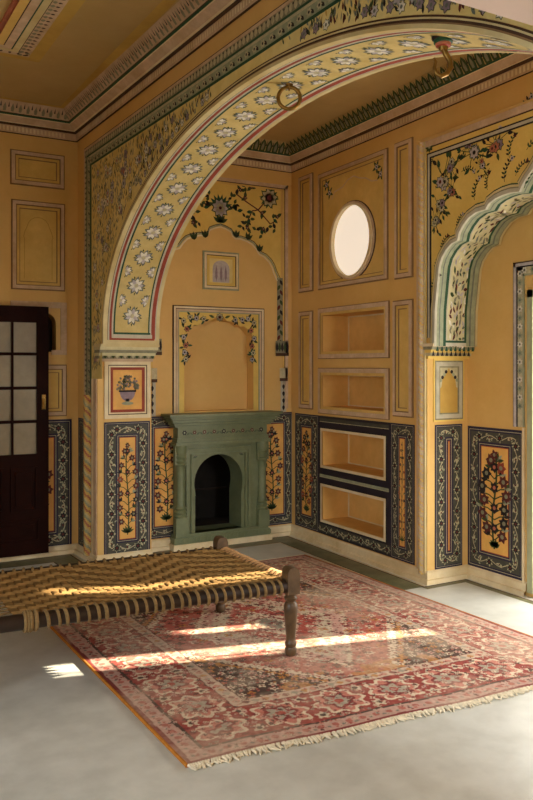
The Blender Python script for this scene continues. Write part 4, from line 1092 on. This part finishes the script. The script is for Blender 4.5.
for end in (0, 1):
    m = MB(); r = random.Random(20+end)
    for k in range(210):
        a = (k+r.random()*.6)/210; x, y = rug_pt(a, end); y += .006*math.sin(x*9)*(1-end); d = -1 if end == 0 else 1; ln = r.uniform(.018, .042)
        m.tube([(x, y-d*.004, .010), (x+r.uniform(-.008, .008), y+d*ln*.5, .007), (x+r.uniform(-.018, .018), y+d*ln, .004)], [.007, .006, .003], 'fringe_cream', 5)
    m.build('fringe', rug, 'cream tassel fringe')
for a in (0, 1):
    m = MB(); m.tube([(*rug_pt(a, k/40), .008) for k in range(41)], .008, 'selvedge', 6); m.build('selvedge', rug, 'orange bound edge')

# ---- charpoy (rope bed)
L1, L2, L3, L4 = (2.217, 3.627), (2.228, 4.486), (.33, 3.745), (.33, 4.56)      # near right, far right, near left, far left
bed = empty('charpoy', ((L1[0]+L4[0])/2, (L1[1]+L4[1])/2, 0), 'low rope-strung wooden charpoy bed standing on the rug', 'bed')
ZR = .385
def leg(p):
    m = MB()
    x, y = p; z0 = .345; zt = .485; w = .036
    ang = -.05; ca, sa = math.cos(ang), math.sin(ang)
    # squared head with rounded top
    prof = [(-w, z0), (-w, zt-.035), (-w*.8, zt-.012), (-w*.4, zt-.001), (w*.4, zt-.001), (w*.8, zt-.012), (w, zt-.035), (w, z0)]
    f_ = [m.raw((x+ca*a+sa*w*1.0, y+sa*a-ca*w*1.0, z)) for a, z in prof]; b_ = [m.raw((x+ca*a-sa*w, y+sa*a+ca*w, z)) for a, z in prof]
    m.face(f_, 'leg_wood'); m.face(b_[::-1], 'leg_wood')
    for k in range(len(prof)): j = (k+1) % len(prof); m.face((f_[k], b_[k], b_[j], f_[j]), 'leg_wood')
    pr = [(.026, .0165), (.030, .024), (.032, .05), (.027, .062), (.031, .07), (.031, .085), (.025, .095), (.026, .12), (.032, .19), (.037, .25), (.038, .275), (.032, .295), (.024, .303), (.034, .312), (.036, .322), (.028, .332), (.030, .345)]
    m.lathe(x, y, pr, 'leg_wood', 22)
    return m.build('leg', bed, smooth=True)
for p in (L1, L2, L3, L4): leg(p)
def rail(a, b, rad, mt, name, off=.02):
    m = MB(); m.tube([(a[0]+(b[0]-a[0])*k/8, a[1]+(b[1]-a[1])*k/8, ZR-.0*math.sin(PI*k/8)) for k in range(9)], rad, mt, 14)
    return m.build(name, bed, smooth=True)
ra = rail(L3, L1, .036, 'rail_wood', 'side_rail'); rb = rail(L4, L2, .036, 'rail_wood', 'side_rail'); rc = rail(L1, L2, .034, 'rail_wood', 'end_rail'); rd = rail(L3, L4, .028, 'rail_wood', 'end_rail')
def lash(a, b, n, rad, tr, mt, f0, f1, par, skew):
    m = MB(); A = Vector((*a, ZR)); B = Vector((*b, ZR)); t = (B-A).normalized(); sd = Vector((-t.y, t.x, 0)); up = Vector((0, 0, 1)); r = random.Random(n)
    for k in range(n):
        f = f0+(f1-f0)*(k+.5)/n; c = A.lerp(B, f); j = r.uniform(-.006, .006)
        pts = [c+t*(skew*(q/14-.5)+j)+(sd*math.cos(2*PI*q/14)+up*math.sin(2*PI*q/14))*rad for q in range(15)]
        m.tube(pts, tr*r.uniform(.85, 1.15), mt, 6)
    o = m.build('rope_lashing', par, smooth=True); return o
lash(L3, L1, 27, .0365, .0085, 'rope_tan', .315, .975, ra, .03); lash(L4, L2, 34, .0365, .0085, 'rope_tan', .05, .975, rb, -.03)
lash(L3, L1, 5, .041, .010, 'rope_tan', .272, .300, ra, .0)
lash(L1, L2, 19, .038, .0105, 'rope_red', .05, .95, rc, .03); lash(L3, L4, 26, .034, .008, 'rope_tan', .06, .94, rd, .012)
def bed_xy(A, B):
    x = L3[0]*(1-A)*(1-B)+L1[0]*A*(1-B)+L2[0]*A*B+L4[0]*(1-A)*B; y = L3[1]*(1-A)*(1-B)+L1[1]*A*(1-B)+L2[1]*A*B+L4[1]*(1-A)*B
    return x, y
NC = 27
def weave(A, B):                                       # twill of paired cords: returns height 0..1 and which set is on top
    Lx, Ly = 1.43, .86
    cx_, cy_ = A*Lx/.045, B*Ly/.030
    i, j = np.floor(cx_), np.floor(cy_); fx, fy = cx_-i-.5, cy_-j-.5
    zig = np.abs(np.mod(i, 16)-8)
    over = np.mod(j+zig, 4) < 2
    hx_ = np.sqrt(np.clip(1-(2*fy)**2*.96, 0, 1)); hy_ = np.sqrt(np.clip(1-(2*fx)**2*.96, 0, 1))
    return np.where(over, hx_, .25+hy_*.6), over, fx, fy
def bed_xyz(A, B):
    A2 = .25+.738*A; B2 = .025+.95*B; x, y = bed_xy(A2, B2)
    sag = (1-(2*A-1)**2)*(1-(2*B-1)**2)
    h, ov, _, _ = weave(A, B)
    return np.stack([x, y, ZR+.028-.03*sag+.014*h-.008], -1)
def bed_col(A, B):
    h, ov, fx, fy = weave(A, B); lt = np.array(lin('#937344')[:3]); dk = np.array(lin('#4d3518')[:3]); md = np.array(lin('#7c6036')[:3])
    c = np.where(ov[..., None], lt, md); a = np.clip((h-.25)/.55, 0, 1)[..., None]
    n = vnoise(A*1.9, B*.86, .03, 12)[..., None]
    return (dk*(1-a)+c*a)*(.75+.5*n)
m = MB(); rr_ = random.Random(4)
for k in range(15):                                     # tension cords lacing the weave to the foot rail
    f = .05+.9*k/14
    for g in (f, f+.032):
        a = (.25, f); b_ = (.012, min(.97, g))
        P0 = bed_xy(*a); P1 = bed_xy(*b_); m.tube([(P0[0]+.02, P0[1], ZR+.02), ((P0[0]+P1[0])/2, (P0[1]+P1[1])/2, ZR+.012), (P1[0], P1[1], ZR+.028)], .006, 'rope_tan', 6)
m.build('tension_cord', bed, 'loose pale cords lacing the weave to the foot rail', smooth=True)
grid_obj('woven_rope', bed, 620, 300, bed_xyz, bed_col, 'woven_cord', 'golden brown woven rope surface')

# ================================================================== LIGHT
def area(name, loc, rot, sx, sy, power, color, spread=180):
    l = bpy.data.lights.new(name, 'AREA'); l.shape = 'RECTANGLE'; l.size = sx; l.size_y = sy; l.energy = power; l.color = color; l.spread = math.radians(spread)
    o = bpy.data.objects.new(name, l); COL.objects.link(o); o.location = loc; o.rotation_euler = rot; return o
# daylight through the tall opening in the recess, the rear windows and the oval window
area('daylight_recess_opening', (4.43, (oy0+oy1)/2, 1.05), (0, PI/2, 0), 1.9, oy1-oy0-.05, 66, (1, .96, .90))
area('daylight_gallery_window', (3.0, -1.75, 2.2), (PI/2-math.radians(46), 0, 0), 1.5, 1.6, 95, (.90, .95, 1), 115)
area('daylight_side_window', (-3.0, .6, 2.0), (0, -PI/2+math.radians(42), 0), 1.6, 3.0, 150, (.84, .93, 1), 130)
sd_ = bpy.data.lights.new('sun', 'SUN'); sd_.energy = 42; sd_.angle = math.radians(.6); sd_.color = (1, .86, .66)
so = bpy.data.objects.new('sun', sd_); COL.objects.link(so)
v = Vector((-1, .259, -.30)); so.rotation_euler = v.to_track_quat('-Z', 'Y').to_euler()
so.location = (8, 2, 4)
w = bpy.data.worlds.new('sky'); SC.world = w; w.use_nodes = True
bg = w.node_tree.nodes['Background']; bg.inputs['Color'].default_value = (.80, .88, 1, 1); bg.inputs['Strength'].default_value = .35

# ================================================================== CAMERA
cd = bpy.data.cameras.new('camera'); cam = bpy.data.objects.new('camera', cd); COL.objects.link(cam)
cam.location = (0, 0, EYE); cam.rotation_euler = (PI/2, 0, -YAW)
cd.sensor_fit = 'AUTO'; cd.sensor_width = 36; cd.lens = 36*F/800; cd.shift_y = -(400-HY)/800; cd.clip_start = .05
SC.camera = cam
SC.view_settings.view_transform = 'Standard'; SC.view_settings.look = 'None'; SC.view_settings.gamma = 1; SC.view_settings.use_curve_mapping = False
SC.view_settings.exposure = 0.15
SC.cycles.max_bounces = 10; SC.cycles.diffuse_bounces = 6
